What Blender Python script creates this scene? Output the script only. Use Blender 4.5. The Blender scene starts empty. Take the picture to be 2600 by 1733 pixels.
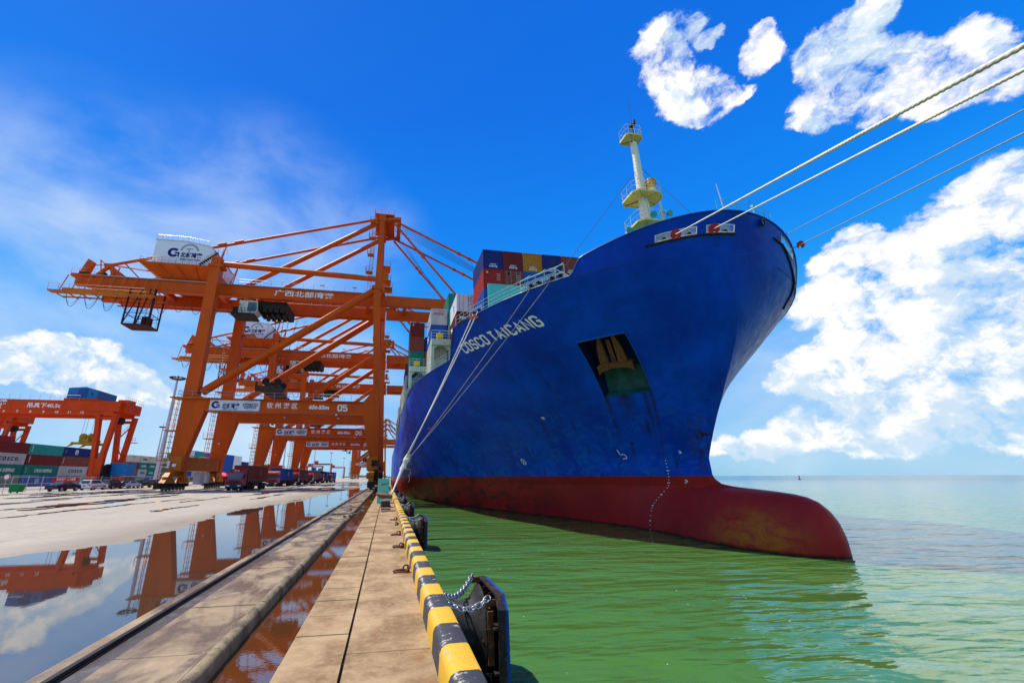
import bpy, math, random
import numpy as np
from mathutils import Vector, Matrix
random.seed(7)
R=math.radians
S=bpy.context.scene
COL=S.collection
# ------------------------------------------------------------------ camera
CAMH=2.0
F_PX,CX_PX=1046.3,1171.8
PITCH,ROLL,YAW=.3165966,-.0033946,.17126253
_f=Vector((math.sin(YAW)*math.cos(PITCH),math.cos(YAW)*math.cos(PITCH),math.sin(PITCH)))
_r=Vector((math.cos(YAW),-math.sin(YAW),0)); _u=_r.cross(_f)
_c,_s=math.cos(ROLL),math.sin(ROLL)
_r,_u=_c*_r+_s*_u,_c*_u-_s*_r
cam=bpy.data.cameras.new('camera'); camo=bpy.data.objects.new('camera',cam); COL.objects.link(camo)
camo.matrix_world=Matrix(((_r.x,_u.x,-_f.x,0),(_r.y,_u.y,-_f.y,0),(_r.z,_u.z,-_f.z,CAMH),(0,0,0,1)))
cam.sensor_fit='HORIZONTAL'; cam.sensor_width=36; cam.lens=36*F_PX/2600
cam.shift_x=(1300-CX_PX)/2600; cam.shift_y=0
cam.clip_start=.1; cam.clip_end=60000
S.camera=camo
# ------------------------------------------------------------------ light
SUN_EL,SUN_AZ=R(60),(-.80,.60)           # horizontal direction towards the sun
sd=Vector((SUN_AZ[0]*math.cos(SUN_EL),SUN_AZ[1]*math.cos(SUN_EL),math.sin(SUN_EL)))
sl=bpy.data.lights.new('sun','SUN'); sl.energy=4.2; sl.angle=R(.53); sl.color=(1,.955,.88)
so=bpy.data.objects.new('sun',sl); COL.objects.link(so)
so.rotation_euler=sd.to_track_quat('Z','Y').to_euler()
S.view_settings.view_transform='Standard'; S.view_settings.look='None'
S.view_settings.exposure=.55; S.view_settings.gamma=1
S.cycles.max_bounces=6; S.cycles.diffuse_bounces=3; S.cycles.glossy_bounces=4
S.cycles.caustics_reflective=False; S.cycles.caustics_refractive=False
S.cycles.sample_clamp_indirect=6
# ------------------------------------------------------------------ node helper
class NT:
    def __init__(s,nt): s.nt=nt; nt.nodes.clear()
    def n(s,t,**k):
        nd=s.nt.nodes.new(t)
        ins=k.pop('i',{})
        for a,b in k.items(): setattr(nd,a,b)
        for a,b in ins.items(): s.set(nd.inputs[a],b)
        return nd
    def set(s,sock,v):
        if isinstance(v,bpy.types.NodeSocket): s.nt.links.new(v,sock)
        elif isinstance(v,bpy.types.Node): s.nt.links.new(v.outputs[0],sock)
        else:
            if hasattr(sock.default_value,'__len__') and not isinstance(v,str):
                v=tuple(v)
                if len(sock.default_value)==4 and len(v)==3: v=v+(1,)
            sock.default_value=v
    def m(s,op,a,b=0.,c=0.,clamp=False):
        nd=s.nt.nodes.new('ShaderNodeMath'); nd.operation=op; nd.use_clamp=clamp
        s.set(nd.inputs[0],a); s.set(nd.inputs[1],b); s.set(nd.inputs[2],c)
        return nd.outputs[0]
    def v(s,op,a,b=(0,0,0)):
        nd=s.nt.nodes.new('ShaderNodeVectorMath'); nd.operation=op
        s.set(nd.inputs[0],a)
        if op=='SCALE': s.set(nd.inputs['Scale'],b)
        else: s.set(nd.inputs[1],b)
        return nd.outputs['Value'] if op in('DISTANCE','LENGTH','DOT_PRODUCT') else nd.outputs[0]
    def noise(s,vec,scale,detail=4,rough=.55,dist=0.):
        nd=s.nt.nodes.new('ShaderNodeTexNoise'); s.set(nd.inputs['Vector'],vec)
        nd.inputs['Scale'].default_value=scale; nd.inputs['Detail'].default_value=detail
        nd.inputs['Roughness'].default_value=rough; nd.inputs['Distortion'].default_value=dist
        return nd.outputs[0]
    def mr(s,x,a,b,c=0.,d=1.,smooth=False):
        nd=s.nt.nodes.new('ShaderNodeMapRange'); nd.clamp=True
        if smooth: nd.interpolation_type='SMOOTHSTEP'
        s.set(nd.inputs[0],x)
        for k,vv in zip((1,2,3,4),(a,b,c,d)): s.set(nd.inputs[k],vv)
        return nd.outputs[0]
    def mix(s,f,a,b,mode='MIX'):
        nd=s.nt.nodes.new('ShaderNodeMix'); nd.data_type='RGBA'; nd.blend_type=mode
        s.set(nd.inputs[0],f); s.set(nd.inputs[6],a); s.set(nd.inputs[7],b)
        return nd.outputs[2]
    def pos(s):
        return s.nt.nodes.new('ShaderNodeNewGeometry').outputs['Position']
# ------------------------------------------------------------------ sky
SKYG=7.0
W=bpy.data.worlds.new('World'); S.world=W; W.use_nodes=True
k=NT(W.node_tree)
sky=k.n('ShaderNodeTexSky',sky_type='NISHITA',sun_disc=False,sun_elevation=SUN_EL,
        sun_rotation=math.atan2(SUN_AZ[0],SUN_AZ[1]),altitude=0.,air_density=1.0,dust_density=.6,ozone_density=2.2)
tc=k.n('ShaderNodeTexCoord'); V=k.v('NORMALIZE',tc.outputs['Generated'])
VS=k.v('MULTIPLY',V,(1,1,1.35))
elev=k.n('ShaderNodeSeparateXYZ',i={0:V}).outputs[2]
rp=k.n('ShaderNodeValToRGB',i={0:elev}); cr_=rp.color_ramp
for i_,(p_,c_) in enumerate(((0.,(.24,.56,.80)),(.05,(.30,.62,.90)),(.16,(.14,.47,.94)),(.30,(.015,.37,.97)),(.50,(.0,.235,.90)),(.72,(.0,.16,.78)),(1.,(.0,.13,.68)))):
    e_=cr_.elements[i_] if i_<2 else cr_.elements.new(p_)
    e_.position=p_; e_.color=c_+(1,)
hs=k.n('ShaderNodeHueSaturation',i={'Hue':.5,'Saturation':.75,'Value':1.0,'Color':sky.outputs[0]})
air=k.mix(.97,hs.outputs[0],k.v('SCALE',rp.outputs[0],SKYG))
def pxdir(x,y):                                   # direction in the sky of a point named on the 2352 px wide photo
    x*=2600/2352; y*=2600/2352
    return (_f+_r*((x-CX_PX)/F_PX)-_u*((y-866.5)/F_PX)).normalized()
def blobfield(bl):
    acc=None
    for (x,y,r) in bl:
        d=pxdir(x,y) if r<1000 else Vector((math.sin(x)*math.cos(y),math.cos(x)*math.cos(y),math.sin(y))); r=r%1000; d=Vector((d.x,d.y,d.z*1.35))
        e=k.m('MULTIPLY_ADD',k.v('DISTANCE',VS,d),-1/(r/946*.95),1.)
        acc=e if acc is None else k.m('SMOOTH_MAX',acc,e,.35)
    return acc
BEHIND=[(R(95),R(25),1330),(R(120),R(14),1300),(R(150),R(30),1380),(R(185),R(16),1330),(R(215),R(34),1360),(R(250),R(15),1330),(R(280),R(24),1300),(R(170),R(62),1300)]  # unseen clouds behind the camera, added for fill light and bow sheen
BANK=[(2345,430,90),(2345,520,140),(2250,540,130),(2130,600,120),(2040,620,90),(1960,545,46),(1940,600,60),(1925,690,90),(2030,720,120),(2170,680,150),(2330,660,170),(2200,800,150),(2060,820,120),
 (1930,800,80),(1850,850,70),(1800,880,50),(1900,890,80),(2000,900,90),(2330,830,150),(2150,920,110),(2260,930,120),(2345,960,110),(2060,985,80),(1960,1000,70),(1850,990,70),(1760,1015,50),(1690,1030,40),(1640,1035,26),
 (80,815,72),(30,840,50),(150,800,40),(240,820,52),(205,800,30),(300,870,64),(350,900,56),(385,915,36),(120,855,56),(290,905,50),(180,850,50)]+BEHIND
TOP=[(1520,95,60),(1580,65,48),(1640,84,28),(1530,150,66),(1570,205,74),(1630,232,66),(1690,216,34),(1595,262,36),(1742,128,44),(1768,72,26),
 (1880,125,48),(1930,110,70),(1985,40,48),(2035,20,30),(1950,190,86),(2040,195,74),(1905,262,58),(1850,290,28),(2000,255,48),(2130,185,72),(2200,130,58),(2250,90,40),(2240,185,62),(2320,170,54),(2150,240,40),(2080,140,34)]
wv=k.n('ShaderNodeVectorMath',operation='MULTIPLY_ADD')
nz0=k.n('ShaderNodeTexNoise',i={'Vector':V,'Scale':9.,'Detail':6.,'Roughness':.6})
k.set(wv.inputs[0],k.v('SUBTRACT',nz0.outputs['Color'],(.5,.5,.5))); wv.inputs[1].default_value=(.085,.085,.085); k.set(wv.inputs[2],VS)
VS0=VS; VS=wv.outputs[0]                       # outlines are pushed about by turbulence
cb=k.m('MINIMUM',k.m('MULTIPLY_ADD',blobfield(BANK),2.5,.0),1.0)
ct=k.m('MINIMUM',k.m('MULTIPLY_ADD',blobfield(TOP),2.3,-.03),.90)
VS=VS0
cf=k.m('MAXIMUM',cb,ct)
def dens(vec):
    n1=k.noise(vec,13.,9,.66)
    vo=k.n('ShaderNodeTexVoronoi',feature='SMOOTH_F1',i={'Vector':vec,'Scale':19.,'Smoothness':.6,'Detail':3.,'Roughness':.6})
    return k.m('MULTIPLY_ADD',vo.outputs['Distance'],-.30,k.m('ADD',n1,.11))
d1=dens(wv.outputs[0]); d2=dens(k.v('ADD',wv.outputs[0],(-.020,.012,.034)))
raw=k.m('MULTIPLY_ADD',k.m('SUBTRACT',d1,.50),1.9,cf)
alpha=k.m('MULTIPLY',k.mr(raw,.06,.62,0.,1.),k.mr(raw,.02,.40,0.,1.,True))
lo1=k.noise(V,6.5,3,.5); lo2=k.noise(k.v('ADD',V,(-.05,.03,.075)),6.5,3,.5)
lit=k.mr(k.m('ADD',k.m('MULTIPLY',k.m('SUBTRACT',lo1,lo2),2.4),k.m('MULTIPLY_ADD',k.m('SUBTRACT',d1,d2),2.3,k.m('MULTIPLY',raw,-.10))),-.60,.13,0.,1.,True)
cc=k.mix(lit,(4.3,5.4,6.5),(6.95,7.0,7.05))
# thin veils
vv=k.v('MULTIPLY',V,(1,1,1.9)); vn=k.noise(vv,3.0,7,.55,.3)
vf=blobfield([(300,520,330),(620,500,300),(130,640,260),(820,560,200),(60,760,260),(420,760,260),(700,800,260),(80,1000,330),(420,980,330),(760,1000,330),(250,760,200),(560,720,260),(2000,880,330),(1750,1020,160),(2250,1000,220)])
va=k.m('MULTIPLY',k.mr(vn,.22,.85,0.,1.,True),k.mr(vf,.0,.62,0.,.76,True))
base=k.mix(va,air,(5.0,5.8,6.7))
fin=k.mix(alpha,base,cc)
bg=k.n('ShaderNodeBackground',i={0:fin,1:.10}); out=k.n('ShaderNodeOutputWorld',i={0:bg.outputs[0]})
W.cycles.sampling_method='MANUAL'; W.cycles.sample_map_resolution=1024
# ------------------------------------------------------------------ materials
MATS={}
def pm(name,col,rough=.55,metal=0.,var=.0,vscale=1.5,dirt=None,damt=0.,bump=0.,bscale=30.,spec=.15,stretch=(1,1,1),coat=0.):
    """painted / weathered surface: colour varied by noise, dirt patches of their own, optional bump"""
    if name in MATS: return MATS[name]
    m=bpy.data.materials.new(name); m.use_nodes=True; q=NT(m.node_tree)
    p=q.n('ShaderNodeBsdfPrincipled',i={'Roughness':rough,'Metallic':metal,'Specular IOR Level':spec,'Coat Weight':coat})
    q.n('ShaderNodeOutputMaterial',i={0:p.outputs[0]})
    c=col if len(col)==4 else tuple(col)+(1,)
    p.inputs['Base Color'].default_value=c
    if var or damt or bump:
        ps=q.v('MULTIPLY',q.pos(),stretch)
        cur=None
        if var:
            n=q.noise(ps,vscale,6,.6)
            lo=tuple(x*(1-var) for x in c[:3]); hi=tuple(min(1,x*(1+var)) for x in c[:3])
            cur=q.mix(q.mr(n,.3,.7),lo,hi)
        if damt:
            n=q.noise(ps,vscale*2.7,8,.68,.4)
            cur=q.mix(q.mr(n,.66-.3*damt,.80-.2*damt,0.,min(1,damt*2)),cur if cur is not None else c,dirt or (.12,.07,.04))
        if cur is not None: q.set(p.inputs['Base Color'],cur)
        if bump:
            n=q.noise(ps,bscale,5,.6); b=q.n('ShaderNodeBump',i={'Strength':bump,'Distance':.02,'Height':n})
            q.set(p.inputs['Normal'],b.outputs[0])
    MATS[name]=m; return m
ORANGE=pm('orange_crane_paint',(.58,.082,.002),.45,0,.14,.35,(.30,.06,.014),.28,stretch=(1,1,.35))
ORANGE2=pm('yellow_orange_crane_paint',(.55,.155,.008),.5,0,.2,.6,(.20,.08,.02),.4,stretch=(1,1,.3))
RTGORANGE=pm('red_orange_gantry_paint',(.64,.058,.003),.45,0,.12,.5,(.28,.05,.02),.3)
DARKST=pm('dark_greasy_steel',(.03,.026,.024),.6,.2,.3,2.)
GALV=pm('galvanised_steel',(.45,.46,.47),.4,.6,.2,3.)
WHITE=pm('white_paint',(.78,.79,.80),.5,0,.05,1.)
LETTERW=pm('white_lettering',(.80,.80,.80),.6)
NAVYL=pm('navy_lettering',(.012,.02,.13),.6)
BLACK=pm('black_rubber',(.018,.018,.02),.7,0,.3,4.)
GLASS=pm('dark_cab_glass',(.02,.07,.09),.08,0,spec=.8)
GREYC=pm('dark_grey_cable',(.05,.055,.07),.6)  # even dark grey for ropes and cables
HOUSE=pm('machinery_house_white',(.70,.73,.76),.5,0,.04,.6,(.45,.45,.42),.15)
RUST=pm('rusty_iron',(.16,.062,.025),.85,0,.45,5.,(.05,.028,.018),.5,.5,30)
# ------------------------------------------------------------------ mesh builder
class MB:
    def __init__(s): s.v=[]; s.f=[]; s.mi=[]
    def add(s,vs,fs,mi=0):
        b=len(s.v); s.v+= [tuple(p) for p in vs]
        for f in fs: s.f.append(tuple(i+b for i in f)); s.mi.append(mi)
        return s
    def box(s,x0,x1,y0,y1,z0,z1,mi=0):
        vs=[(x,y,z) for z in(z0,z1) for y in(y0,y1) for x in(x0,x1)]
        return s.add(vs,[(0,2,3,1),(4,5,7,6),(0,1,5,4),(2,6,7,3),(0,4,6,2),(1,3,7,5)],mi)
    def cbox(s,c,d,mi=0):
        return s.box(c[0]-d[0]/2,c[0]+d[0]/2,c[1]-d[1]/2,c[1]+d[1]/2,c[2]-d[2]/2,c[2]+d[2]/2,mi)
    def frame(s,p0,p1,up=(0,0,1)):
        p0=Vector(p0);p1=Vector(p1);d=(p1-p0).normalized(); u=Vector(up)
        if abs(d.dot(u))>.98: u=Vector((0,1,0)) if abs(d.y)<.9 else Vector((1,0,0))
        a=d.cross(u).normalized(); b=a.cross(d)
        return p0,p1,a,b
    def bar(s,p0,p1,w,h=None,up=(0,0,1),mi=0,w1=None,h1=None):
        """rectangular bar, w across, h along up"""
        h=h or w; w1=w1 or w; h1=h1 or h
        p0,p1,a,b=s.frame(p0,p1,up)
        vs=[p0+a*sx*w/2+b*sy*h/2 for sx,sy in((-1,-1),(1,-1),(1,1),(-1,1))]+[p1+a*sx*w1/2+b*sy*h1/2 for sx,sy in((-1,-1),(1,-1),(1,1),(-1,1))]
        return s.add(vs,[(3,2,1,0),(4,5,6,7),(0,1,5,4),(1,2,6,5),(2,3,7,6),(3,0,4,7)],mi)
    def tube(s,p0,p1,r,r1=None,n=8,mi=0,caps=True):
        r1=r if r1 is None else r1
        p0,p1,a,b=s.frame(p0,p1)
        vs=[];
        for p,q in((p0,r),(p1,r1)):
            for i in range(n):
                t=2*math.pi*i/n; vs.append(p+a*q*math.cos(t)+b*q*math.sin(t))
        fs=[(i,(i+1)%n,n+(i+1)%n,n+i) for i in range(n)]
        if caps: fs+=[tuple(range(n))[::-1],tuple(range(n,2*n))]
        return s.add(vs,fs,mi)
    def path(s,pts,r,n=6,mi=0,closed=False):
        pts=[Vector(p) for p in pts]; N=len(pts); vs=[]
        ref=None
        for i,p in enumerate(pts):
            t=(pts[(i+1)%N]-pts[i-1]) if closed else (pts[min(i+1,N-1)]-pts[max(i-1,0)])
            t.normalize()
            if ref is None:
                ref=Vector((0,0,1)) if abs(t.z)<.9 else Vector((1,0,0))
            a=t.cross(ref).normalized(); b=a.cross(t).normalized(); ref=b
            for j in range(n):
                w=2*math.pi*j/n; vs.append(p+a*r*math.cos(w)+b*r*math.sin(w))
        fs=[]
        for i in range(N if closed else N-1):
            k0=i*n;k1=((i+1)%N)*n
            fs+=[(k0+j,k0+(j+1)%n,k1+(j+1)%n,k1+j) for j in range(n)]
        if not closed: fs+=[tuple(range(n))[::-1],tuple(range((N-1)*n,N*n))]
        return s.add(vs,fs,mi)
    def prism(s,poly,axis,a0,a1,mi=0):
        """closed outline extruded along axis ('x': poly=(y,z), 'y': (x,z), 'z': (x,y))"""
        def P(p,a): return (a,p[0],p[1]) if axis=='x' else (p[0],a,p[1]) if axis=='y' else (p[0],p[1],a)
        n=len(poly); vs=[P(p,a0) for p in poly]+[P(p,a1) for p in poly]
        fs=[(i,(i+1)%n,n+(i+1)%n,n+i) for i in range(n)]+[tuple(range(n))[::-1],tuple(range(n,2*n))]
        return s.add(vs,fs,mi)
    def lathe(s,prof,c,axis='z',n=16,mi=0):
        vs=[]
        for r,h in prof:
            for i in range(n):
                t=2*math.pi*i/n; a,b=r*math.cos(t),r*math.sin(t)
                vs.append((c[0]+a,c[1]+b,c[2]+h) if axis=='z' else (c[0]+h,c[1]+a,c[2]+b) if axis=='x' else (c[0]+a,c[1]+h,c[2]+b))
        fs=[(k*n+i,k*n+(i+1)%n,(k+1)*n+(i+1)%n,(k+1)*n+i) for k in range(len(prof)-1) for i in range(n)]
        fs+=[tuple(range(n))[::-1],tuple(range((len(prof)-1)*n,len(prof)*n))]
        return s.add(vs,fs,mi)
    def rail(s,pts,h=1.1,step=1.5,r=.03,mids=1,n=4,mi=0):
        """handrail along a polyline standing on it"""
        pts=[Vector(p) for p in pts]; up=Vector((0,0,h))
        for a,b in zip(pts,pts[1:]):
            L=(b-a).length; m=max(1,round(L/step))
            for i in range(m+1):
                p=a.lerp(b,i/m); s.tube(p,p+up,r,n=n,mi=mi,caps=False)
            for j in range(1,mids+2):
                o=up*(j/(mids+1)); s.tube(a+o,b+o,r,n=n,mi=mi,caps=False)
        return s
    def ladder(s,p0,p1,w=.5,side=(1,0,0),step=.35,r=.03,mi=0):
        p0=Vector(p0);p1=Vector(p1);sv=Vector(side).normalized()*w/2
        s.tube(p0-sv,p1-sv,r,n=4,mi=mi,caps=False); s.tube(p0+sv,p1+sv,r,n=4,mi=mi,caps=False)
        m=int((p1-p0).length/step)
        for i in range(1,m):
            q=p0.lerp(p1,i/m); s.tube(q-sv,q+sv,r*.8,n=4,mi=mi,caps=False)
        return s
    def build(s,name,mats,parent=None,smooth=False,recalc=True):
        me=bpy.data.meshes.new(name); me.from_pydata(s.v,[],s.f)
        mats=mats if isinstance(mats,(list,tuple)) else [mats]
        for m in mats: me.materials.append(m)
        if len(mats)>1: me.polygons.foreach_set('material_index',s.mi)
        if recalc:
            import bmesh
            bm=bmesh.new(); bm.from_mesh(me); bmesh.ops.recalc_face_normals(bm,faces=bm.faces); bm.to_mesh(me); bm.free()
        if smooth:
            me.shade_smooth()
            if smooth is not True: me.set_sharp_from_angle(angle=R(smooth))
        me.update()
        o=bpy.data.objects.new(name,me); COL.objects.link(o)
        if parent: o.parent=parent
        return o
def tag(o,label=None,cat=None,group=None,kind=None):
    if label: o['label']=label
    if cat: o['category']=cat
    if group: o['group']=group
    if kind: o['kind']=kind
    return o
def empty(name,loc=(0,0,0),rz=0.,**k):
    o=bpy.data.objects.new(name,None); COL.objects.link(o); o.location=loc; o.rotation_euler=(0,0,rz); o.empty_display_size=.5
    return tag(o,**k)
def copy_tree(o,parent=None):
    c=o.copy(); COL.objects.link(c)
    if parent: c.parent=parent
    for ch in list(o.children): copy_tree(ch,c)
    return c
# ------------------------------------------------------------------ lettering
def text_geo(body,size=1.,bold=.0,align='CENTER',ext=.0):
    cu=bpy.data.curves.new('lettering','FONT'); cu.body=body; cu.size=size; cu.align_x=align; cu.align_y='CENTER'
    cu.offset=bold*size; cu.resolution_u=3; cu.extrude=ext
    ob=bpy.data.objects.new('lettering',cu); COL.objects.link(ob)
    dg=bpy.context.evaluated_depsgraph_get(); me=bpy.data.meshes.new_from_object(ob.evaluated_get(dg))
    vs=[tuple(v.co) for v in me.vertices]; fs=[tuple(p.vertices) for p in me.polygons]
    bpy.data.objects.remove(ob); bpy.data.curves.remove(cu); bpy.data.meshes.remove(me)
    return vs,fs
FACE={'-y':((1,0,0),(0,0,1)),'-x':((0,-1,0),(0,0,1)),'+x':((0,1,0),(0,0,1)),'+y':((-1,0,0),(0,0,1))}
_tc={}
def letter(body,size,pos,face,mat,parent,sx=1.,bold=0.02,align='CENTER',name='lettering',vertical=False):
    if vertical: body='\n'.join(body)
    key=(body,size,bold,align)
    if key not in _tc: _tc[key]=text_geo(body,size,bold,align)
    vs,fs=_tc[key]; ex,ey=[Vector(q) for q in FACE[face]]; p=Vector(pos)
    m=MB().add([p+ex*v[0]*sx+ey*v[1] for v in vs],fs)
    return m.build(name,mat,parent,recalc=False)
GL={'C':[[(1,.75),(1,.85),(.8,1),(.2,1),(0,.85),(0,.15),(.2,0),(.8,0),(1,.15),(1,.25)]],
 'O':[[(.2,0),(.8,0),(1,.15),(1,.85),(.8,1),(.2,1),(0,.85),(0,.15),(.2,0)]],
 'S':[[(1,.78),(1,.85),(.8,1),(.2,1),(0,.85),(0,.65),(.2,.5),(.8,.5),(1,.35),(1,.15),(.8,0),(.2,0),(0,.15),(0,.22)]],
 'T':[[(0,1),(1,1)],[(.5,1),(.5,0)]],'A':[[(0,0),(.5,1),(1,0)],[(.2,.33),(.8,.33)]],'I':[[(.5,1),(.5,0)]],
 'N':[[(0,0),(0,1),(1,0),(1,1)]],'G':[[(1,.75),(1,.85),(.8,1),(.2,1),(0,.85),(0,.15),(.2,0),(.8,0),(1,.15),(1,.5),(.55,.5)]],
 '5':[[(1,1),(0,1),(0,.55),(.8,.55),(1,.4),(1,.15),(.8,0),(.2,0),(0,.15)]],
 '6':[[(1,.85),(.8,1),(.2,1),(0,.85),(0,.15),(.2,0),(.8,0),(1,.15),(1,.4),(.8,.55),(0,.55)]],
 '7':[[(0,1),(1,1),(.4,0)]],'8':[[(.2,.53),(0,.68),(0,.85),(.2,1),(.8,1),(1,.85),(1,.68),(.8,.53),(1,.38),(1,.15),(.8,0),(.2,0),(0,.15),(0,.38),(.2,.53),(.8,.53)]]}
GL['0']=GL['O']
def strokes(word,h,w,t,gap):
    """block capitals built from straight strokes: list of quads in (u,v)"""
    q=[];x=0.
    for ch in word:
        if ch==' ': x+=w+gap; continue
        ww=w*(.3 if ch=='I' else 1)
        for pl in GL[ch]:
            P=[Vector((x+p[0]*ww,p[1]*h)) for p in pl]
            L=[];Rr=[];n=len(P);cl=(P[0]-P[-1]).length<1e-6
            for i in range(n):
                if cl: a=P[i]-P[i-1 if i>0 else n-2]; b=P[(i+1) if i<n-1 else 1]-P[i]
                else: a=P[i]-P[max(i-1,0)]; b=P[min(i+1,n-1)]-P[i]
                if a.length<1e-6:a=b
                if b.length<1e-6:b=a
                a.normalize();b.normalize();na=Vector((-a.y,a.x));nb=Vector((-b.y,b.x));mm=(na+nb)
                mm=mm/max(.35,mm.dot(na)) if mm.length>1e-3 else na
                L.append(P[i]+mm*t/2);Rr.append(P[i]-mm*t/2)
            for i in range(n-1): q.append((L[i],Rr[i],Rr[i+1],L[i+1]))
        x+=ww+gap
    return q,x-gap
def block_letter(word,h,w,t,gap,pos,face,mat,parent,name='lettering'):
    q,tot=strokes(word,h,w,t,gap); ex,ey=[Vector(a) for a in FACE[face]]; p=Vector(pos); m=MB()
    for j,quad in enumerate(q):
        nrm=ex.cross(ey)*(.0008*(j%3))
        m.add([p+ex*(c.x-tot/2)+ey*(c.y-h/2)+nrm for c in quad],[(0,1,2,3)])
    return m.build(name,mat,parent,recalc=False)
def g_logo(r,pos,face,mat,parent,name='logo'):
    """round G with an arrow notch"""
    ex,ey=[Vector(a) for a in FACE[face]]; p=Vector(pos); m=MB(); n=26
    a0,a1=R(38),R(322); o=[];i_=[]
    for k_ in range(n+1):
        a=a0+(a1-a0)*k_/n
        o.append(p+ex*r*math.cos(a)*1.05+ey*r*math.sin(a)); i_.append(p+ex*r*.48*math.cos(a)+ey*r*.48*math.sin(a))
    m.add(o+i_,[(k_,k_+1,n+2+k_,n+1+k_) for k_ in range(n)])
    A=[(.02,.12),(1.08,.12),(1.08,-1.0),(.80,-.72),(.80,-.22),(.42,-.22)]
    m.add([p+ex*r*x+ey*r*y+ex.cross(ey)*.002 for x,y in A],[tuple(range(6))])
    return m.build(name,mat,parent,recalc=False)
def ring_geo(m,r0,r1,p,ex,ey,n=28,a0=0.,a1=2*math.pi,sq=1.):
    o=[p+ex*r1*math.cos(a0+(a1-a0)*i/n)+ey*sq*r1*math.sin(a0+(a1-a0)*i/n) for i in range(n+1)]
    q=[p+ex*r0*math.cos(a0+(a1-a0)*i/n)+ey*sq*r0*math.sin(a0+(a1-a0)*i/n) for i in range(n+1)]
    return m.add(o+q,[(i,i+1,n+2+i,n+1+i) for i in range(n)])
# ================================================================== ground
def ground_mat():
    m=bpy.data.materials.new('dry_concrete_pavers'); m.use_nodes=True; q=NT(m.node_tree)
    P=q.pos()
    br=q.n('ShaderNodeTexBrick',offset=.5,i={'Vector':P,'Scale':1.,'Mortar Size':.012,'Brick Width':.42,'Row Height':.21,'Color1':(.36,.31,.24),'Color2':(.41,.355,.28),'Mortar':(.27,.23,.19)})
    n1=q.noise(P,.16,7,.62,.3); n2=q.noise(P,2.2,6,.6)
    c=q.mix(q.mr(n1,.35,.72,0.,.6),br.outputs[0],(.29,.235,.17))
    c=q.mix(q.mr(n2,.45,.8,0.,.35),c,(.50,.44,.36))
    # damp film with an outline of its own
    n3=q.noise(q.v('MULTIPLY',P,(1,.14,1)),.55,6,.55,.2)
    wet=q.mr(n3,.62,.66,0.,1.)
    c=q.mix(q.m('MULTIPLY',wet,.6),c,(.13,.105,.085))
    gx=q.n('ShaderNodeSeparateXYZ',i={0:P}).outputs[0]
    dm=q.m('MULTIPLY',q.mr(q.m('MULTIPLY_ADD',n2,1.6,q.m('MULTIPLY_ADD',n1,2.2,gx)),-9.6,-7.4,0.,1.),.55)
    c=q.mix(dm,c,(.17,.135,.10))
    p=q.n('ShaderNodeBsdfPrincipled',i={'Base Color':c,'Roughness':q.mr(wet,0,1,.8,.22),'Specular IOR Level':.12})
    b=q.n('ShaderNodeBump',i={'Strength':.35,'Distance':.01,'Height':q.m('ADD',n2,q.m('MULTIPLY',br.outputs[1],-.6))}); q.set(p.inputs['Normal'],b.outputs[0])
    q.n('ShaderNodeOutputMaterial',i={0:p.outputs[0]}); return m
GM=ground_mat()
MB().add([(-6000,-80,0),(-3.56,-80,0),(-3.56,9000,0),(-6000,9000,0)],[(0,1,2,3)]).build('apron_ground',GM)['kind']='structure'
def water_film(name,base,ior,bs,bstr,rough=.015):
    m=bpy.data.materials.new(name); m.use_nodes=True; q=NT(m.node_tree); P=q.pos()
    n=q.noise(P,bs,3,.5); b=q.n('ShaderNodeBump',i={'Strength':bstr,'Distance':.01,'Height':n})
    p=q.n('ShaderNodeBsdfPrincipled',i={'Base Color':base,'Roughness':rough,'IOR':ior,'Normal':b.outputs[0]})
    q.n('ShaderNodeOutputMaterial',i={0:p.outputs[0]}); return m
PUD=water_film('standing_rain_water',(.05,.03,.018),2.6,9.,.018)
PUDB=water_film('muddy_trench_water',(.085,.028,.008),2.4,14.,.03)
def wob(a,b,s,amp,seed):
    rr=random.Random(seed); ph=[rr.uniform(0,6.28) for _ in range(6)]
    return sum(amp/(j+1)*math.sin(s*(j+1)*1.7*(1+.13*j)+ph[j]) for j in range(6))
def puddle(edge_l,edge_r,y0,y1,n,seed,amp=.25,z=.004):
    vs=[];
    for i in range(n+1):
        y=y0+(y1-y0)*(i/n); t=i/n
        L=edge_l(y)+wob(0,0,y*.55,amp,seed); Rr=edge_r(y)+wob(0,0,y*.48,amp*.8,seed+5)
        c=(L+Rr)/2; w=min(1,min(t,1-t)*9)**.5
        vs+=[(c+(L-c)*w,y,z),(c+(Rr-c)*w,y,z)]
    fs=[(2*i,2*i+1,2*i+3,2*i+2) for i in range(n)]
    o=MB().add(vs,fs).build('puddle',PUD,recalc=False); o['kind']='structure'; return o
PE=[(-5,-10.5),(10,-10.3),(13.9,-10.0),(15.0,-9.0),(16.5,-8.3),(19,-8.2),(22.9,-8.6),(28.3,-9.4),(32,-8.9),(36,-8.2),(42,-7.2),(48,-7.6),(62,-7.0),(74,-6.2),(90,-4.6)]
pex=lambda y:float(np.interp(y,[a for a,b in PE],[b for a,b in PE]))
vs=[];n=420
for i in range(n+1):
    y=-5+95*i/n
    vs+=[(pex(y)+wob(0,0,y*.9,.20,3)+wob(0,0,y*3.1,.07,9),y,.004),(-3.565,y,.004)]
MB().add(vs,[(2*i,2*i+1,2*i+3,2*i+2) for i in range(n)]).build('puddle',PUD,recalc=False)['kind']='structure'
rr=random.Random(4)
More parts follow.
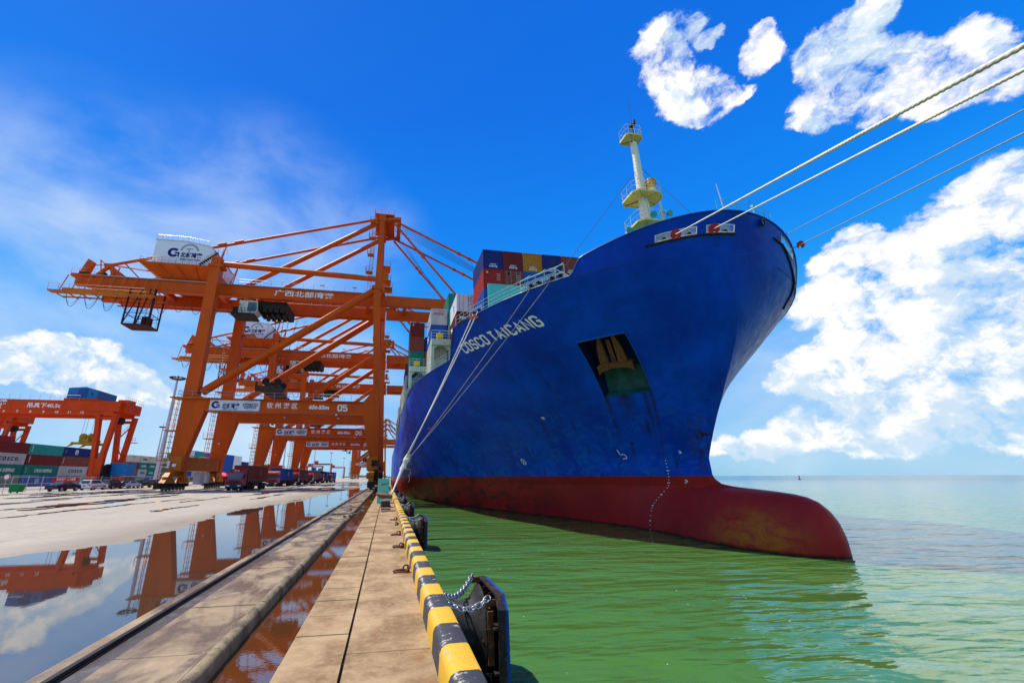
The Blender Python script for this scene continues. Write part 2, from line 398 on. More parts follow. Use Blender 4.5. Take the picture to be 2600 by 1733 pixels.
for (xc,w,a,b) in [(-23.2,.55,33,47),(-20.0,.32,27,45),(-24.6,.8,34,60),(-38,1.3,52,83),(-33,.8,48,76),(-17.2,.28,40,52),(-14.2,.3,30,37),(-12.6,.26,44,60),(-28,1.1,56,92),(-42,1.4,60,90),(-22,.9,66,100),(-16,.7,58,86),(-12,.6,66,95),(-19,.7,88,140),(-9.5,.8,70,120),(-14,.9,100,170),(-8,.7,110,180),(-24,1.0,110,190),(-5.5,.9,95,150),(-31,.6,40,50),(-47,1.,58,76),(-11,1.2,130,260),(-6.5,1.0,170,300),(-21,1.0,180,300)]:
    sl=rr.uniform(-.03,.03)
    puddle(lambda y:xc-w+(y-a)*sl,lambda y:xc+w+(y-a)*sl,a,b,90,rr.randint(0,999),amp=.35*w+.1)
# ------------------------------------------------------------------ crane rail strip, trench, quay cap
def conc(name,col,stain,st_amt,wet=0.,scale=1.,rough=.8,rust=0.):
    m=bpy.data.materials.new(name); m.use_nodes=True; q=NT(m.node_tree); P=q.pos()
    n1=q.noise(P,.9*scale,8,.65,.4); n2=q.noise(P,7*scale,6,.65); n3=q.noise(P,60,3,.6)
    c=q.mix(q.mr(n1,.40,.60,0.,st_amt),col,stain)
    c=q.mix(q.mr(n2,.48,.72,0.,.4),c,tuple(min(1,x*1.35) for x in col))
    c=q.mix(q.mr(q.noise(q.v('ADD',P,(7,3,0)),4.2*scale,7,.7),.60,.70,0.,.65),c,tuple(x*.30 for x in stain))
    if rust: c=q.mix(q.mr(q.noise(q.v('ADD',P,(1,13,0)),1.7,6,.6,.3),.60,.72,0.,rust),c,(.22,.07,.02))
    ro=rough
    if wet:
        w=q.mr(q.noise(q.v('MULTIPLY',P,(1,.45,1)),1.5,7,.62,.5),.46-wet*.12,.60-wet*.12,0.,1.)
        c=q.mix(q.m('MULTIPLY',w,.72),c,(.085,.066,.056)); ro=q.mr(w,0,1,rough,.12)
    c=q.mix(q.mr(n3,.35,.65,0.,.25),c,tuple(x*.6 for x in col))
    b=q.n('ShaderNodeBump',i={'Strength':.5,'Distance':.006,'Height':q.m('ADD',n2,q.m('MULTIPLY',n3,.5))})
    p=q.n('ShaderNodeBsdfPrincipled',i={'Base Color':c,'Roughness':ro,'Normal':b.outputs[0],'Specular IOR Level':.2})
    q.n('ShaderNodeOutputMaterial',i={0:p.outputs[0]}); return m
CAPM=conc('weathered_quay_concrete',(.385,.262,.138),(.20,.118,.055),1.,0.,1.3,.85,.45)
STRIPM=conc('wet_rail_slab_concrete',(.34,.245,.145),(.18,.118,.066),.8,.3,1.,.7)
RIDGEM=conc('mossy_edge_concrete',(.27,.205,.12),(.06,.05,.035),.95,0.,2.5,.75)
JOINT=pm('joint_grit',(.05,.04,.03),.95,0,.4,20.)
WALLM=conc('quay_wall_concrete',(.16,.13,.09),(.05,.045,.035),.8,0,.6,.9)
# base under everything, quay wall face
b=MB().box(-1.5,.96,-60,9000,-30,-.42).box(-3.9,-1.86,-60,9000,-30,-.14)
b.build('quay_wall',WALLM)['kind']='structure'
MB().add([(-1.99,-30,-.14),(-1.0,-30,-.14),(-1.0,260,-.14),(-1.99,260,-.14)],[(0,1,2,3)]).build('trench_water',PUDB)['kind']='structure'
# rail strip slabs with a rounded seaward edge
m=MB(); mr_=MB(); y=-2.9; rnd=random.Random(11)
while y<140:
    L=1.02; e=.012; zt=rnd.uniform(-.008,.004)
    if 22.5<y<26 or 30<y<31.5 or 36<y<38: zt-=.05
    m.box(-3.02,-2.02,y+e,y+L-e,-.2,zt)
    prof=[(-2.02,-.2),(-2.02,zt+.002),(-1.995,zt+.03),(-1.945,zt+.048),(-1.89,zt+.04),(-1.855,zt+.005),(-1.84,-.06),(-1.845,-.2)]
    dx=rnd.uniform(-.012,.012)
    if not(24<y<25.5 or 36.5<y<37.5): mr_.prism([(p[0]+dx,p[1]) for p in prof],'y',y+e,y+L-e)
    y+=L
m.box(-3.56,-3.40,-60,140,-.2,.012)
m.box(-3.56,-1.8,140,2500,-.2,0.)
m.build('rail_strip',STRIPM)['kind']='structure'
mr_.build('rail_strip_edge',RIDGEM,smooth=40)['kind']='structure'
MB().box(-3.40,-3.02,-60,140,-.2,-.03).build('rail_channel',conc('channel_gravel',(.14,.13,.125),(.05,.05,.05),.6,.8,6.,.6))['kind']='structure'
MB().box(-3.36,-3.30,-60,140,-.03,.035).box(-3.385,-3.275,-60,140,-.032,-.012).build('crane_rail',pm('worn_dark_rail',(.035,.03,.03),.45,.5,.3,3.))['kind']='structure'
# quay cap slabs
m=MB(); y=-3.3
rnd=random.Random(5)
while y<120:
    L=.83; z=rnd.uniform(-.006,.006)
    m.prism([(-1.1,-.42),(-1.1,z-.03),(-1.07,z),(-.405,z),(-.405,-.42)],'y',y+.010,y+L-.010); y+=L
y=-4
while y<120:
    L=9.96; m.box(-.37,.64,y+.006,y+L-.006,-.42,.002); y+=L
m.box(-1.1,.64,120,2500,-.42,0.)
m.build('quay_cap',CAPM)['kind']='structure'
MB().box(-1.08,.62,-60,120,-.41,-.045).build('cap_joint_filler',JOINT)['kind']='structure'
# debris and lumps on the cap / in the trench
m=MB()
rnd=random.Random(21)
for i in range(26):
    y=rnd.uniform(24,60); x=rnd.choice([rnd.uniform(-2.9,-1.9),rnd.uniform(-1.9,-1.2)])
    s=rnd.uniform(.06,.22); m.cbox((x,y,rnd.uniform(-.1,.06)),(s,s*rnd.uniform(.6,2.5),s*.5))
m.build('rubble',RIDGEM)['kind']='stuff'
# kerb, yellow and black
def kerbmat(name,col,wear):
    m=bpy.data.materials.new(name); m.use_nodes=True; q=NT(m.node_tree); P=q.pos()
    n=q.noise(P,5.5,9,.7,.3); n2=q.noise(P,26,5,.65)
    ex=q.n('ShaderNodeSeparateXYZ',i={0:P}).outputs[0]; eg=q.mr(q.m('ABSOLUTE',q.m('SUBTRACT',ex,.70)),.0,.045,.13,0.)
    w=q.mr(q.m('ADD',eg,q.m('MULTIPLY_ADD',n2,.35,n)),wear,wear+.07,0.,1.)
    c=q.mix(q.mr(n2,.4,.65,0.,.3),col,tuple(x*.55 for x in col))
    c=q.mix(w,c,(.42,.37,.31))
    d=q.mr(q.noise(q.v('ADD',P,(3,0,5)),9,6,.7),.63,.72,0.,.7); c=q.mix(d,c,(.06,.045,.03))
    b=q.n('ShaderNodeBump',i={'Strength':.5,'Distance':.006,'Height':q.m('ADD',n2,w)})
    p=q.n('ShaderNodeBsdfPrincipled',i={'Base Color':c,'Roughness':.6,'Normal':b.outputs[0]})
    q.n('ShaderNodeOutputMaterial',i={0:p.outputs[0]}); return m
KY=kerbmat('worn_yellow_paint',(.66,.37,.014),.80); KB=kerbmat('worn_black_paint',(.030,.032,.040),.765)
m=MB(); prof=[(.63,-.02),(.645,.215),(.665,.262),(.705,.29),(.75,.30),(.93,.30),(.958,.285),(.966,.25),(.966,-.6),(.63,-.6)]
y=-.12-.33*10; i=0
while y<130:
    L=.66 if y<24 else .66*(1.4 if i%2==0 else .6)
    sub=2
    for s_ in range(sub):
        m.prism(prof,'y',y+L*s_/sub,y+L*(s_+1)/sub,mi=1 if i%2 else 0)
    y+=L; i+=1
m.prism(prof,'y',130,2500,mi=0)
o=m.build('kerb',[KY,KB],smooth=35); o['kind']='structure'
# ------------------------------------------------------------------ sea
def seamat():
    m=bpy.data.materials.new('turbid_green_sea'); m.use_nodes=True; q=NT(m.node_tree); P=q.pos()
    st=q.v('MULTIPLY',P,(.40,1.3,1))
    dist=q.v('DISTANCE',P,(0,0,2))
    a=q.noise(st,1.0,2.5,.5,.4); bb=q.noise(q.v('MULTIPLY',P,(.22,.62,1)),.62,3,.5,.3); c3=q.noise(st,4.0,2,.5)
    h=q.m('ADD',q.m('ADD',q.m('MULTIPLY',a,.55),q.m('MULTIPLY',bb,1.7)),q.m('MULTIPLY',c3,.06))
    sst=q.mr(dist,12,260,.85,.36)
    b=q.n('ShaderNodeBump',i={'Strength':sst,'Distance':.38,'Height':h})
    tn=q.noise(P,.05,5,.55)
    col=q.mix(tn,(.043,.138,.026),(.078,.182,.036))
    sx=q.n('ShaderNodeSeparateXYZ',i={0:P}).outputs[0]; col=q.mix(q.mr(sx,35,260,0.,1.,True),col,(.030,.125,.135))  # offshore teal is sky reflection mixed into the water colour
    p=q.n('ShaderNodeBsdfPrincipled',i={'Base Color':col,'Roughness':q.mr(dist,20,600,.06,.22),'IOR':1.6,'Normal':b.outputs[0]})
    q.n('ShaderNodeOutputMaterial',i={0:p.outputs[0]}); return m
SEAZ=-2.2
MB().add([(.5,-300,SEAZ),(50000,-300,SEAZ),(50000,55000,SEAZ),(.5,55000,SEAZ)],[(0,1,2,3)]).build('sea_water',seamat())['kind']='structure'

m=MB(); rnd=random.Random(77)
for i in range(90):
    y=rnd.uniform(7,60); x=rnd.uniform(3.2,5+y*.42) if y>26 else rnd.uniform(3.4,16); s_=rnd.uniform(.007,.018)*(1+y/30)
    m.add([(x+s_*math.cos(a)*rnd.uniform(.6,1.3),y+s_*math.sin(a)*rnd.uniform(.6,1.3),SEAZ+.012) for a in np.linspace(0,6.283,7)[:-1]],[tuple(range(6))])
m.build('foam_flecks',pm('pale_foam',(.75,.78,.72),.7),recalc=False)['kind']='stuff'
# ================================================================== container ship
CL,HB,ZK,ZW=24.0,21.4,14.0,-2.2
PZ=[-10,-2.2,-1.3,-.5,.1,.55,.8,.95,1.05,1.13,1.2,1.28,1.45,1.8,2.1,3.3,4.8,7.5,10,13.6,20,21]
PY=[21.2,20.5,20.45,20.55,20.8,21.25,21.8,22.6,23.6,24.6,25.7,26.9,28.0,28.6,28.75,28.8,28.4,27.2,25.9,23.7,21.5,21.2]
ST=[(-12,31),(-2.2,29.4),(1.2,29.2),(2.1,28.75),(3.3,28.8),(4.8,28.0),(7.5,26.6),(10,25.4),(13.6,23.7),(20,21.5),(21,21.2)]
def yprof(z): return np.interp(z,PZ,PY)
def ystem(z): return np.interp(z,[a for a,b in ST],[b for a,b in ST])
def sm(x): x=np.clip(x,0,1); return x*x*(3-2*x)
def half(z,Y):
    z=np.asarray(z,float);Y=np.asarray(Y,float)
    w=np.clip((z-ZW)/(17.0-ZW),0,1)
    L=82-44*w**1.0; a=1.5+.5*w**1.2; b=1.0+.93*w**2.6
    t=np.clip((Y-ystem(z))/L,0,1)
    h=HB*(1-(1-t)**a)**(1/b)
    W=2.95*np.sqrt(np.clip(1-((z+3.2)/4.42)**2,0,1))
    q=np.clip((Y-yprof(z))/6.0,0,1); q2=np.clip((Y-29)/26,0,1)
    bl=W*np.sqrt(np.clip(1-(1-q)**2.2,0,1))*(1-q2)
    fin=np.where(z<2,.12*np.clip((Y-yprof(z))/.6,0,1),0)
    h=np.maximum(h,fin)
    return (h**2.5+bl**2.5)**(1/2.5)
YN=26.5
def sheer(Y):
    Y=np.asarray(Y,float)
    z=np.where(Y<YN, 20.05-(Y-21.5)*.34, 17.1-.02*(Y-28))
    k=sm((Y-YN)/1.2); z=np.where((Y>=YN)&(Y<YN+1.2),18.35+(17.1-18.35)*k,z)
    z=np.where(Y>40.3, np.maximum(14.5,16.85-(Y-40.3)*(2.35/4.4)),z)
    return z
YR=lambda z: 28.1+(12.8-z)*.372
YL=lambda z: 31.2+(12.8-z)*.43
PZ0,PZ1=8.5,12.8
def hullmat(lower=True):
    m=bpy.data.materials.new('hull_paint'); m.use_nodes=True; q=NT(m.node_tree); P=q.pos()
    z=q.n('ShaderNodeSeparateXYZ',i={0:P})
    X,Y,Z=z.outputs
    n1=q.noise(P,.22,6,.6,.3); n2=q.noise(q.v('MULTIPLY',P,(1,1,.10)),.9,6,.62); n3=q.noise(P,1.1,8,.68,.5)
    blue=q.mix(q.mr(n1,.35,.65),(.0005,.036,.36),(.0005,.070,.56))
    blue=q.mix(q.mr(n2,.5,.72,0.,.45),blue,(.003,.034,.24))
    low=q.mr(Z,2.,11.,1.,0.)
    sc=q.m('MULTIPLY',q.mr(q.noise(q.v('MULTIPLY',P,(1,.8,1.3)),.7,9,.72,1.2),.47,.68,0.,.75),low)
    blue=q.mix(sc,blue,(.012,.15,.55))
    dk=q.m('MULTIPLY',q.mr(q.noise(q.v('MULTIPLY',q.v('ADD',P,(0,9,0)),(1,1.2,.22)),1.3,6,.62),.61,.70,0.,.85),low)
    blue=q.mix(dk,blue,(.010,.022,.022))
    red=q.mix(q.mr(n1,.35,.65),(.34,.018,.017),(.45,.026,.022))
    red=q.mix(q.mr(n2,.45,.75,0.,.5),red,(.22,.026,.024))
    red=q.mix(q.mr(n3,.58,.74,0.,.45),red,(.15,.045,.055))
    red=q.mix(q.m('MULTIPLY',q.mr(Y,38,56,0.,1.),q.mr(q.noise(q.v('MULTIPLY',P,(1,.35,1)),.8,7,.65,.8),.46,.60,0.,.8)),red,(.035,.028,.022))
    yz=q.n('ShaderNodeCombineXYZ',i={0:Y,1:Z,2:0.})
    seam=q.n('ShaderNodeTexBrick',offset=.5,i={'Vector':yz,'Scale':1.,'Mortar Size':.022,'Mortar Smooth':.6,'Brick Width':9.,'Row Height':2.55,'Color1':(0,0,0),'Color2':(0,0,0),'Mortar':(1,1,1)})
    sm_=q.m('MULTIPLY',seam.outputs[1],.38)
    blue=q.mix(sm_,blue,(.004,.075,.50)); red=q.mix(q.m('MULTIPLY',sm_,.7),red,(.10,.014,.014))
    # runs of rust and slime that leave the recess and the scuppers
    sl=q.m('MULTIPLY_ADD',Z,.40,Y)
    def run(y0,w,z0,ln):
        a=q.mr(q.m('ABSOLUTE',q.m('SUBTRACT',sl,y0+.40*z0)),0.,w,1.,0.,True)
        return q.m('MULTIPLY',a,q.m('MULTIPLY',q.mr(Z,z0-ln,z0,0.,1.),q.mr(Z,z0,z0+.15,1.,0.)))
    rn=None
    for (y0,w,z0,ln) in((32.9,.35,8.6,4.6),(31.6,.9,8.5,2.2),(30.2,.30,8.5,5.5),(29.8,.22,8.5,6.5),(40.5,.22,7.2,2.3),(37.4,.16,7.0,1.9),(33.6,.25,4.7,2.2),(31.4,.3,6.4,2.6),(45.,.2,5.0,2.2),(36.3,.14,10.5,1.6)):
        r_=run(y0,w,z0,ln); rn=r_ if rn is None else q.m('MAXIMUM',rn,r_)
    rn=q.m('MULTIPLY',rn,q.mr(q.noise(q.v('MULTIPLY',P,(1,1,.35)),3.2,7,.7),.28,.52))
    blue=q.mix(q.m('MULTIPLY',rn,.92),blue,(.018,.016,.010))
    rub=q.m('MULTIPLY',q.mr(q.v('DISTANCE',q.v('MULTIPLY',P,(1,.55,1)),(20.6,22.7*.55,-1.2)),0.6,3.0,.85,0.,True),q.mr(q.noise(q.v('MULTIPLY',P,(1,.5,1)),1.5,8,.7,.8),.38,.60))
    red=q.mix(rub,red,(.50,.165,.006))
    # slime at the waterline
    red=q.mix(q.mr(q.m('MULTIPLY_ADD',n3,.35,Z),-2.0,-1.80,1.,0.),red,(.022,.010,.008))
    ln=q.m('MULTIPLY_ADD',q.m('SUBTRACT',n3,.5),.05,Z)
    c=q.mix(q.mr(ln,1.99,2.01),red,blue)
    # rust where the stem plates are chafed
    st=q.m('MULTIPLY',q.mr(q.v('DISTANCE',q.v('MULTIPLY',P,(.6,.8,.36)),(24*.6,28.7*.8,4.4*.36)),.35,1.15,1.,0.),q.mr(q.noise(P,1.9,8,.7,.6),.46,.55))
    st=q.m('MULTIPLY',st,q.mr(Z,2.1,2.5))
    c=q.mix(st,c,(.035,.022,.012))
    n4=q.noise(q.v('MULTIPLY',P,(1,1,1)),.55,4,.5)
    b=q.n('ShaderNodeBump',i={'Strength':.22,'Distance':.28,'Height':n4})
    p=q.n('ShaderNodeBsdfPrincipled',i={'Base Color':c,'Roughness':q.mr(n3,.3,.7,.28,.5),'Normal':b.outputs[0],'Specular IOR Level':.08})
    q.n('ShaderNodeOutputMaterial',i={0:p.outputs[0]}); return m
HULLM=hullmat()
TRIM=pm('pale_green_deck_paint',(.42,.60,.48),.5,0,.12,2.,(.25,.13,.05),.25)
TURQ=pm('turquoise_deck_paint',(.10,.50,.44),.45,0,.10,.5,(.30,.20,.10),.18)
CREAM=pm('cream_mast_paint',(.72,.69,.56),.5,0,.06,1.)
CREAMY=pm('cream_paint_bounce_tint',(.66,.55,.20),.55,0,.12,1.2,(.30,.17,.05),.2)  # yellow light reflected onto the platforms is mixed into this cream
GREENL=pm('green_lamp_housing',(.04,.34,.26),.4)
ship=empty('container_ship',(CL,28.8,SEAZ),label='huge blue and red container ship with a bulbous bow moored along the quay',cat='ship')
SB=ship
def sb(m,name,mats,parent=None,**k):
    """build in world coordinates, then hang on the ship"""
    o=m.build(name,mats,**k); o.parent=parent or ship
    o.matrix_parent_inverse=(parent or ship).matrix_world.inverted() if parent else Matrix.Translation(-Vector(ship.location))
    return o
YEND=290.
zs=sorted(set([-8,-6,-5,-4,-3.4,-2.9,-2.5]+[round(v,3) for v in np.arange(-2.2,.4,.2)]+[round(v,3) for v in np.arange(.4,1.5,.05)]+[1.6,1.75,1.9,2.1,2.4,2.8,3.3,3.9,4.5,5.2,6,6.8,7.6,PZ0,9.2,10,10.8,11.6,12.2,PZ1,13.4,ZK]))
def hull_cols(z):
    y0=float(yprof(z)); a=YR(z); b=YL(z)
    c=[y0+(a-y0)*(t**2.0) for t in np.linspace(0,1,37)]
    c+=[a+(b-a)*t for t in np.linspace(0,1,7)[1:]]
    c+=[b+(YEND-b)*(t**2.2) for t in np.linspace(0,1,44)[1:]]
    return np.array(c)
m=MB(); IA,IB=36,42
for side in(-1,1):
    g=[]
    for z in zs:
        yc=hull_cols(z); h=half(z,yc); h[0]=0.
        g.append([(CL+side*hh,yy,z) for hh,yy in zip(h,yc)])
    nc=len(g[0]); vs=[p for r_ in g for p in r_]; fs=[]
    for i in range(len(zs)-1):
        for j in range(nc-1):
            if side==-1 and IA<=j<IB and zs[i]>=PZ0-1e-6 and zs[i+1]<=PZ1+1e-6: continue
            f=(i*nc+j,i*nc+j+1,(i+1)*nc+j+1,(i+1)*nc+j)
            fs.append(f if side==-1 else f[::-1])
    m.add(vs,fs)
hullo=sb(m,'hull',HULLM,smooth=True,recalc=False)
# upper strake with fairlead openings
us=[0,.02,.05,.09,.13,.164,.20,.245,.29,.32,.36,.40,.45,.5,.55,.6,.65,.7,.75,.8,.85,.89,.92,.945,.96,.97,.98,.988,.994,.998]
ts=[1-math.sqrt(max(0,1-u_**2.1)) for u_ in us]
base_t=sorted(ts+[ (YN-22.2+d)/38. for d in np.linspace(-.2,1.5,11)]+[.475,.48,.50,.52,.54,.56,.58])
vsrow=[0,.06,.15,.3,.45,.6,.70,.78,.86,.94,1.0]
def spt(t,v,side=-1,off=0.):
    z=ZK+v*4.; 
    for _ in range(4):
        Y=float(ystem(z))+38*t; z=ZK+v*(float(sheer(Y))-ZK)
    h=float(half(z,Y)); h=0. if t<=1e-9 else h
    return Vector((CL+side*(h+off),Y,z))
tt=base_t+[ .62,.70,.8,.9,1.0]+[1+ (t**1.5)*6.3 for t in np.linspace(.1,1,10)]
uof=lambda t: math.sqrt(max(0,1-(1-t)**2))if t<1 else 1.
m=MB(); nt_=len(tt); holes=[]
for side in(-1,1):
    g=[spt(t,v,side) for v in vsrow for t in tt]; fs=[]
    for i in range(len(vsrow)-1):
        for j in range(nt_-1):
            um=(np.interp(.5*(tt[j]+tt[j+1]),ts,us))
            if (i==7 and side==-1 and (.162<um<.292 or .018<um<.131)) or (i==8 and side==1 and .243<um<.362): continue
            f=(i*nt_+j,i*nt_+j+1,(i+1)*nt_+j+1,(i+1)*nt_+j); fs.append(f if side==-1 else f[::-1])
    m.add(g,fs)
strake=sb(m,'bow_bulwark',HULLM,smooth=38,recalc=False)
# a thin capping on the bulwark and along the deck edge
m=MB()
for side in(-1,1):
    m.path([spt(t,1.,side) for t in tt[:-9]],.07,6)
sb(m,'rail_capping',pm('blue_capping',(.006,.05,.28),.4))
# knuckle line, weld seam
# white backing panels behind the fairlead openings
m=MB()
def tu(u_): return 1-math.sqrt(max(0,1-u_**2.1))
for side,u0,u1 in((-1,.166,.288),(-1,.022,.128),(1,.25,.355)):
    for a,b in zip(np.linspace(u0-.02,u1+.02,7)[:-1],np.linspace(u0-.02,u1+.02,7)[1:]):
        dv=.08 if side==1 else 0.; A,B,C_,D_=spt(tu(max(a,.002)),.75+dv,side),spt(tu(b),.75+dv,side),spt(tu(b),.89+dv,side),spt(tu(max(a,.002)),.89+dv,side)
        inn=Vector((0,.42,0))+Vector((-side*.30,0,0))
        m.add([p+inn for p in(A,B,C_,D_)],[(0,1,2,3)])
sb(m,'fairlead_backing',WHITE,recalc=False)
# rounded ends and lips of the openings
for side,u0,u1 in((-1,.164,.29),(-1,.02,.13),(1,.245,.36)):
    m=MB(); dv=.08 if side==1 else 0.; lo=[spt(tu(u_),.78+dv,side) for u_ in np.linspace(u0,u1,7)]; hi=[spt(tu(u_),.86+dv,side) for u_ in np.linspace(u1,u0,7)]
    m.path(lo+hi,.045,5,closed=True)
    sb(m,'fairlead_lip',pm('pale_lip_paint',(.62,.66,.58),.5))
# rollers in the openings
for side,us_ in((-1,(.185,.225,.262)),(-1,(.055,.10)),(1,(.27,.33))):
    for u_ in us_:
        p=spt(tu(u_),.78+(.08 if side==1 else 0),side); p=p+Vector((-side*.05,.16,.10))
        r_=MB().lathe([(.10,-.05),(.17,-.03),(.18,.1),(.14,.16),(.1,.2)],p,n=14)
        sb(r_,'fairlead_roller',BLACK,smooth=40)
# dark chafing ledges under the openings
for side,u0,u1 in((-1,.012,.315),(1,.19,.50)):
    m=MB(); pts=[spt(tu(u_),.762 if side==-1 else .845-(max(0,u_-.26)*1.3),side,.05) for u_ in np.linspace(u0,u1,26)]
    m.path(pts,.085,6)
    sb(m,'chafing_ledge',pm('chafed_ledge_steel',(.03,.02,.018),.7,.1,.5,3.,(.14,.05,.02),.4))
# round panama lead at the stem, dark disc painted for the shade inside
p=Vector((26.02,21.72,19.5)); nrm=Vector((.35,-.93,-.1)).normalized(); e1=nrm.cross(Vector((0,0,1))).normalized(); e2=e1.cross(nrm)
m=MB(); ring_geo(m,0,.22,p+nrm*.03,e1,e2); sb(m,'panama_lead',pm('pipe_inside_shade',(.02,.08,.07),.5),recalc=False)
m=MB().path([p+nrm*.04+(e1*math.cos(a)+e2*math.sin(a))*.26 for a in np.linspace(0,6.283,25)[:-1]],.06,6,closed=True); sb(m,'panama_lead_rim',pm('dark_blue_rim',(.004,.02,.10),.4),smooth=True)
# anchor recess
def hp(Y,z,d=0.): return Vector((CL-float(half(z,Y)),Y,z))
TR,TLq,BR,BL=hp(YR(PZ1),PZ1),hp(YL(PZ1),PZ1),hp(YR(PZ0),PZ0),hp(YL(PZ0),PZ0)
nin=((TLq-TR).cross(BR-TR)).normalized(); nin=nin if nin.x>0 else -nin
rows=[z for z in zs if PZ0-1e-6<=z<=PZ1+1e-6]
def edge(fY): return [hp(fY(z),z) for z in rows]
dep=lambda z: nin*(1.75 if z>PZ0+.9 else .9)
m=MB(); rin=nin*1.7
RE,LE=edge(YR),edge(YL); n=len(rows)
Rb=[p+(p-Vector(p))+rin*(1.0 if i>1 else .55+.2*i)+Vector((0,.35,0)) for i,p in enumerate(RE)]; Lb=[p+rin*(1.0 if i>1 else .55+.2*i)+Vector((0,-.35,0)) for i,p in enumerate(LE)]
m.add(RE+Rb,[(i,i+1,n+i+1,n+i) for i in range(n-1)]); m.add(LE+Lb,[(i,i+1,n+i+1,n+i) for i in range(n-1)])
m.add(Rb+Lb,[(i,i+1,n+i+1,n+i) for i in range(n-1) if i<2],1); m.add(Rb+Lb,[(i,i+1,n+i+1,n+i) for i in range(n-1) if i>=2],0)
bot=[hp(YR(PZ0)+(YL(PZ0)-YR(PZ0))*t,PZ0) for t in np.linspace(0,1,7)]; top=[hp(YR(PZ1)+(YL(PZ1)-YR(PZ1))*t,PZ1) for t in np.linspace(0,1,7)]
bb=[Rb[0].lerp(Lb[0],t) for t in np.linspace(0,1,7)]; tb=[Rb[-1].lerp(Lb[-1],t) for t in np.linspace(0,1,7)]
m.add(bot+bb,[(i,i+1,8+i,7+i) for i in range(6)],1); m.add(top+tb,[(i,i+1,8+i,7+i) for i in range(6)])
sb(m,'anchor_recess',[pm('recess_shade_blue',(.002,.014,.085),.6,0,.4,1.5,(.02,.012,.008),.5),pm('recess_green_bounce',(.012,.085,.085),.5,0,.4,1.6,(.10,.04,.012),.35)])  # recess shade painted as dark blue, light from below painted as green
m=MB().path([p-nin*.03 for p in top],.09,6); m.path([p-nin*.02 for p in RE],.035,5); m.path([p-nin*.02 for p in LE],.035,5)
sb(m,'recess_rim',pm('bright_blue_rim',(.008,.09,.36),.4))
# rust streaks beside the recess belong to the plating (thin runs of rust)
# anchor itself: crown with two flukes and the shank end
ac=(TR+TLq+BR+BL)/4; exA=(TLq-TR).normalized(); eyA=(TR-BR); eyA=(eyA-exA*eyA.dot(exA)).normalized(); ezA=-nin
anc=empty('anchor',ac,label='rusty brown anchor stowed in the recess of the blue hull',cat='anchor')
c0=ac+nin*.50+eyA*.25; AS=1.3
def apt(x,y,z): return c0+exA*x*AS+eyA*y*AS+ezA*z
def aprism(poly,z0,z1):
    k_=len(poly); return [apt(x,y,z0) for x,y in poly]+[apt(x,y,z1) for x,y in poly],[(i,(i+1)%k_,k_+(i+1)%k_,k_+i) for i in range(k_)]+[tuple(range(k_))[::-1],tuple(range(k_,2*k_))]
def apart(m,nm):
    o=m.build(nm,RUST); o.parent=anc; o.matrix_parent_inverse=Matrix.Translation(-ac); return o
m=MB(); m.add(*aprism([(-1.15,-.75),(-.9,-.55),(-.3,-.42),(.3,-.42),(.9,-.55),(1.15,-.75),(1.15,-.15),(.75,-.05),(-.75,-.05),(-1.15,-.15)],-.28,.25)); apart(m,'crown')
for sx in(-1,1):
    m=MB(); m.add(*aprism([(sx*.30,-.1),(sx*.88,-.1),(sx*.78,.9),(sx*.50,1.95),(sx*.36,1.9),(sx*.34,.8)],-.12,.22)); apart(m,'fluke')
m=MB(); m.add(*aprism([(-.16,-.3),(.16,-.3),(.12,1.5),(-.12,1.5)],-.3,-.05)); apart(m,'shank')
# ship's name and marks, laid on the plating
def on_hull(quads,Y0,z0,name,mat,dirY=-1,off=.012,parent=None,sl=0.):
    m=MB()
    for j,qd in enumerate(quads):
        vs=[]
        for (a,b) in qd:
            Y=Y0+dirY*a; z=z0+b+sl*a
            e=.02;
            vs.append(Vector((CL-float(half(z,Y))-off-.0006*(j%3),Y,z)))
        m.add(vs,[tuple(range(len(vs)))])
    return sb(m,name,mat,parent,recalc=False)
SHIPL=pm('ship_name_paint',(.74,.77,.76),.5)
q1,t1=strokes('COSCO',.77,.46,.158,.25)
q2,t2=strokes('TAICANG',.77,.46,.158,.25)
yst=39.05
def sub(qs,n_=3):
    o=[]
    for a,b,c_,d_ in qs:
        for i in range(n_):
            t0,t1_=i/n_,(i+1)/n_; o.append([a.lerp(d_,t0),b.lerp(c_,t0),b.lerp(c_,t1_),a.lerp(d_,t1_)])
    return o
# letters are wider aft, where the plating is seen more end-on
stretch=lambda a: a*1.03
q1=[[Vector((stretch(p.x),p.y)) for p in qd] for qd in sub(q1)]; q2=[[Vector((stretch(p.x)+t1+.62,p.y)) for p in qd] for qd in sub(q2)]
tot=(t1+.62+t2)*1.03; fY=(41.45-31.8)/tot
qq=[[Vector((p.x*fY,p.y)) for p in qd] for qd in q1+q2]
on_hull(qq,41.45,14.52,'ship_name',SHIPL,sl=.0)
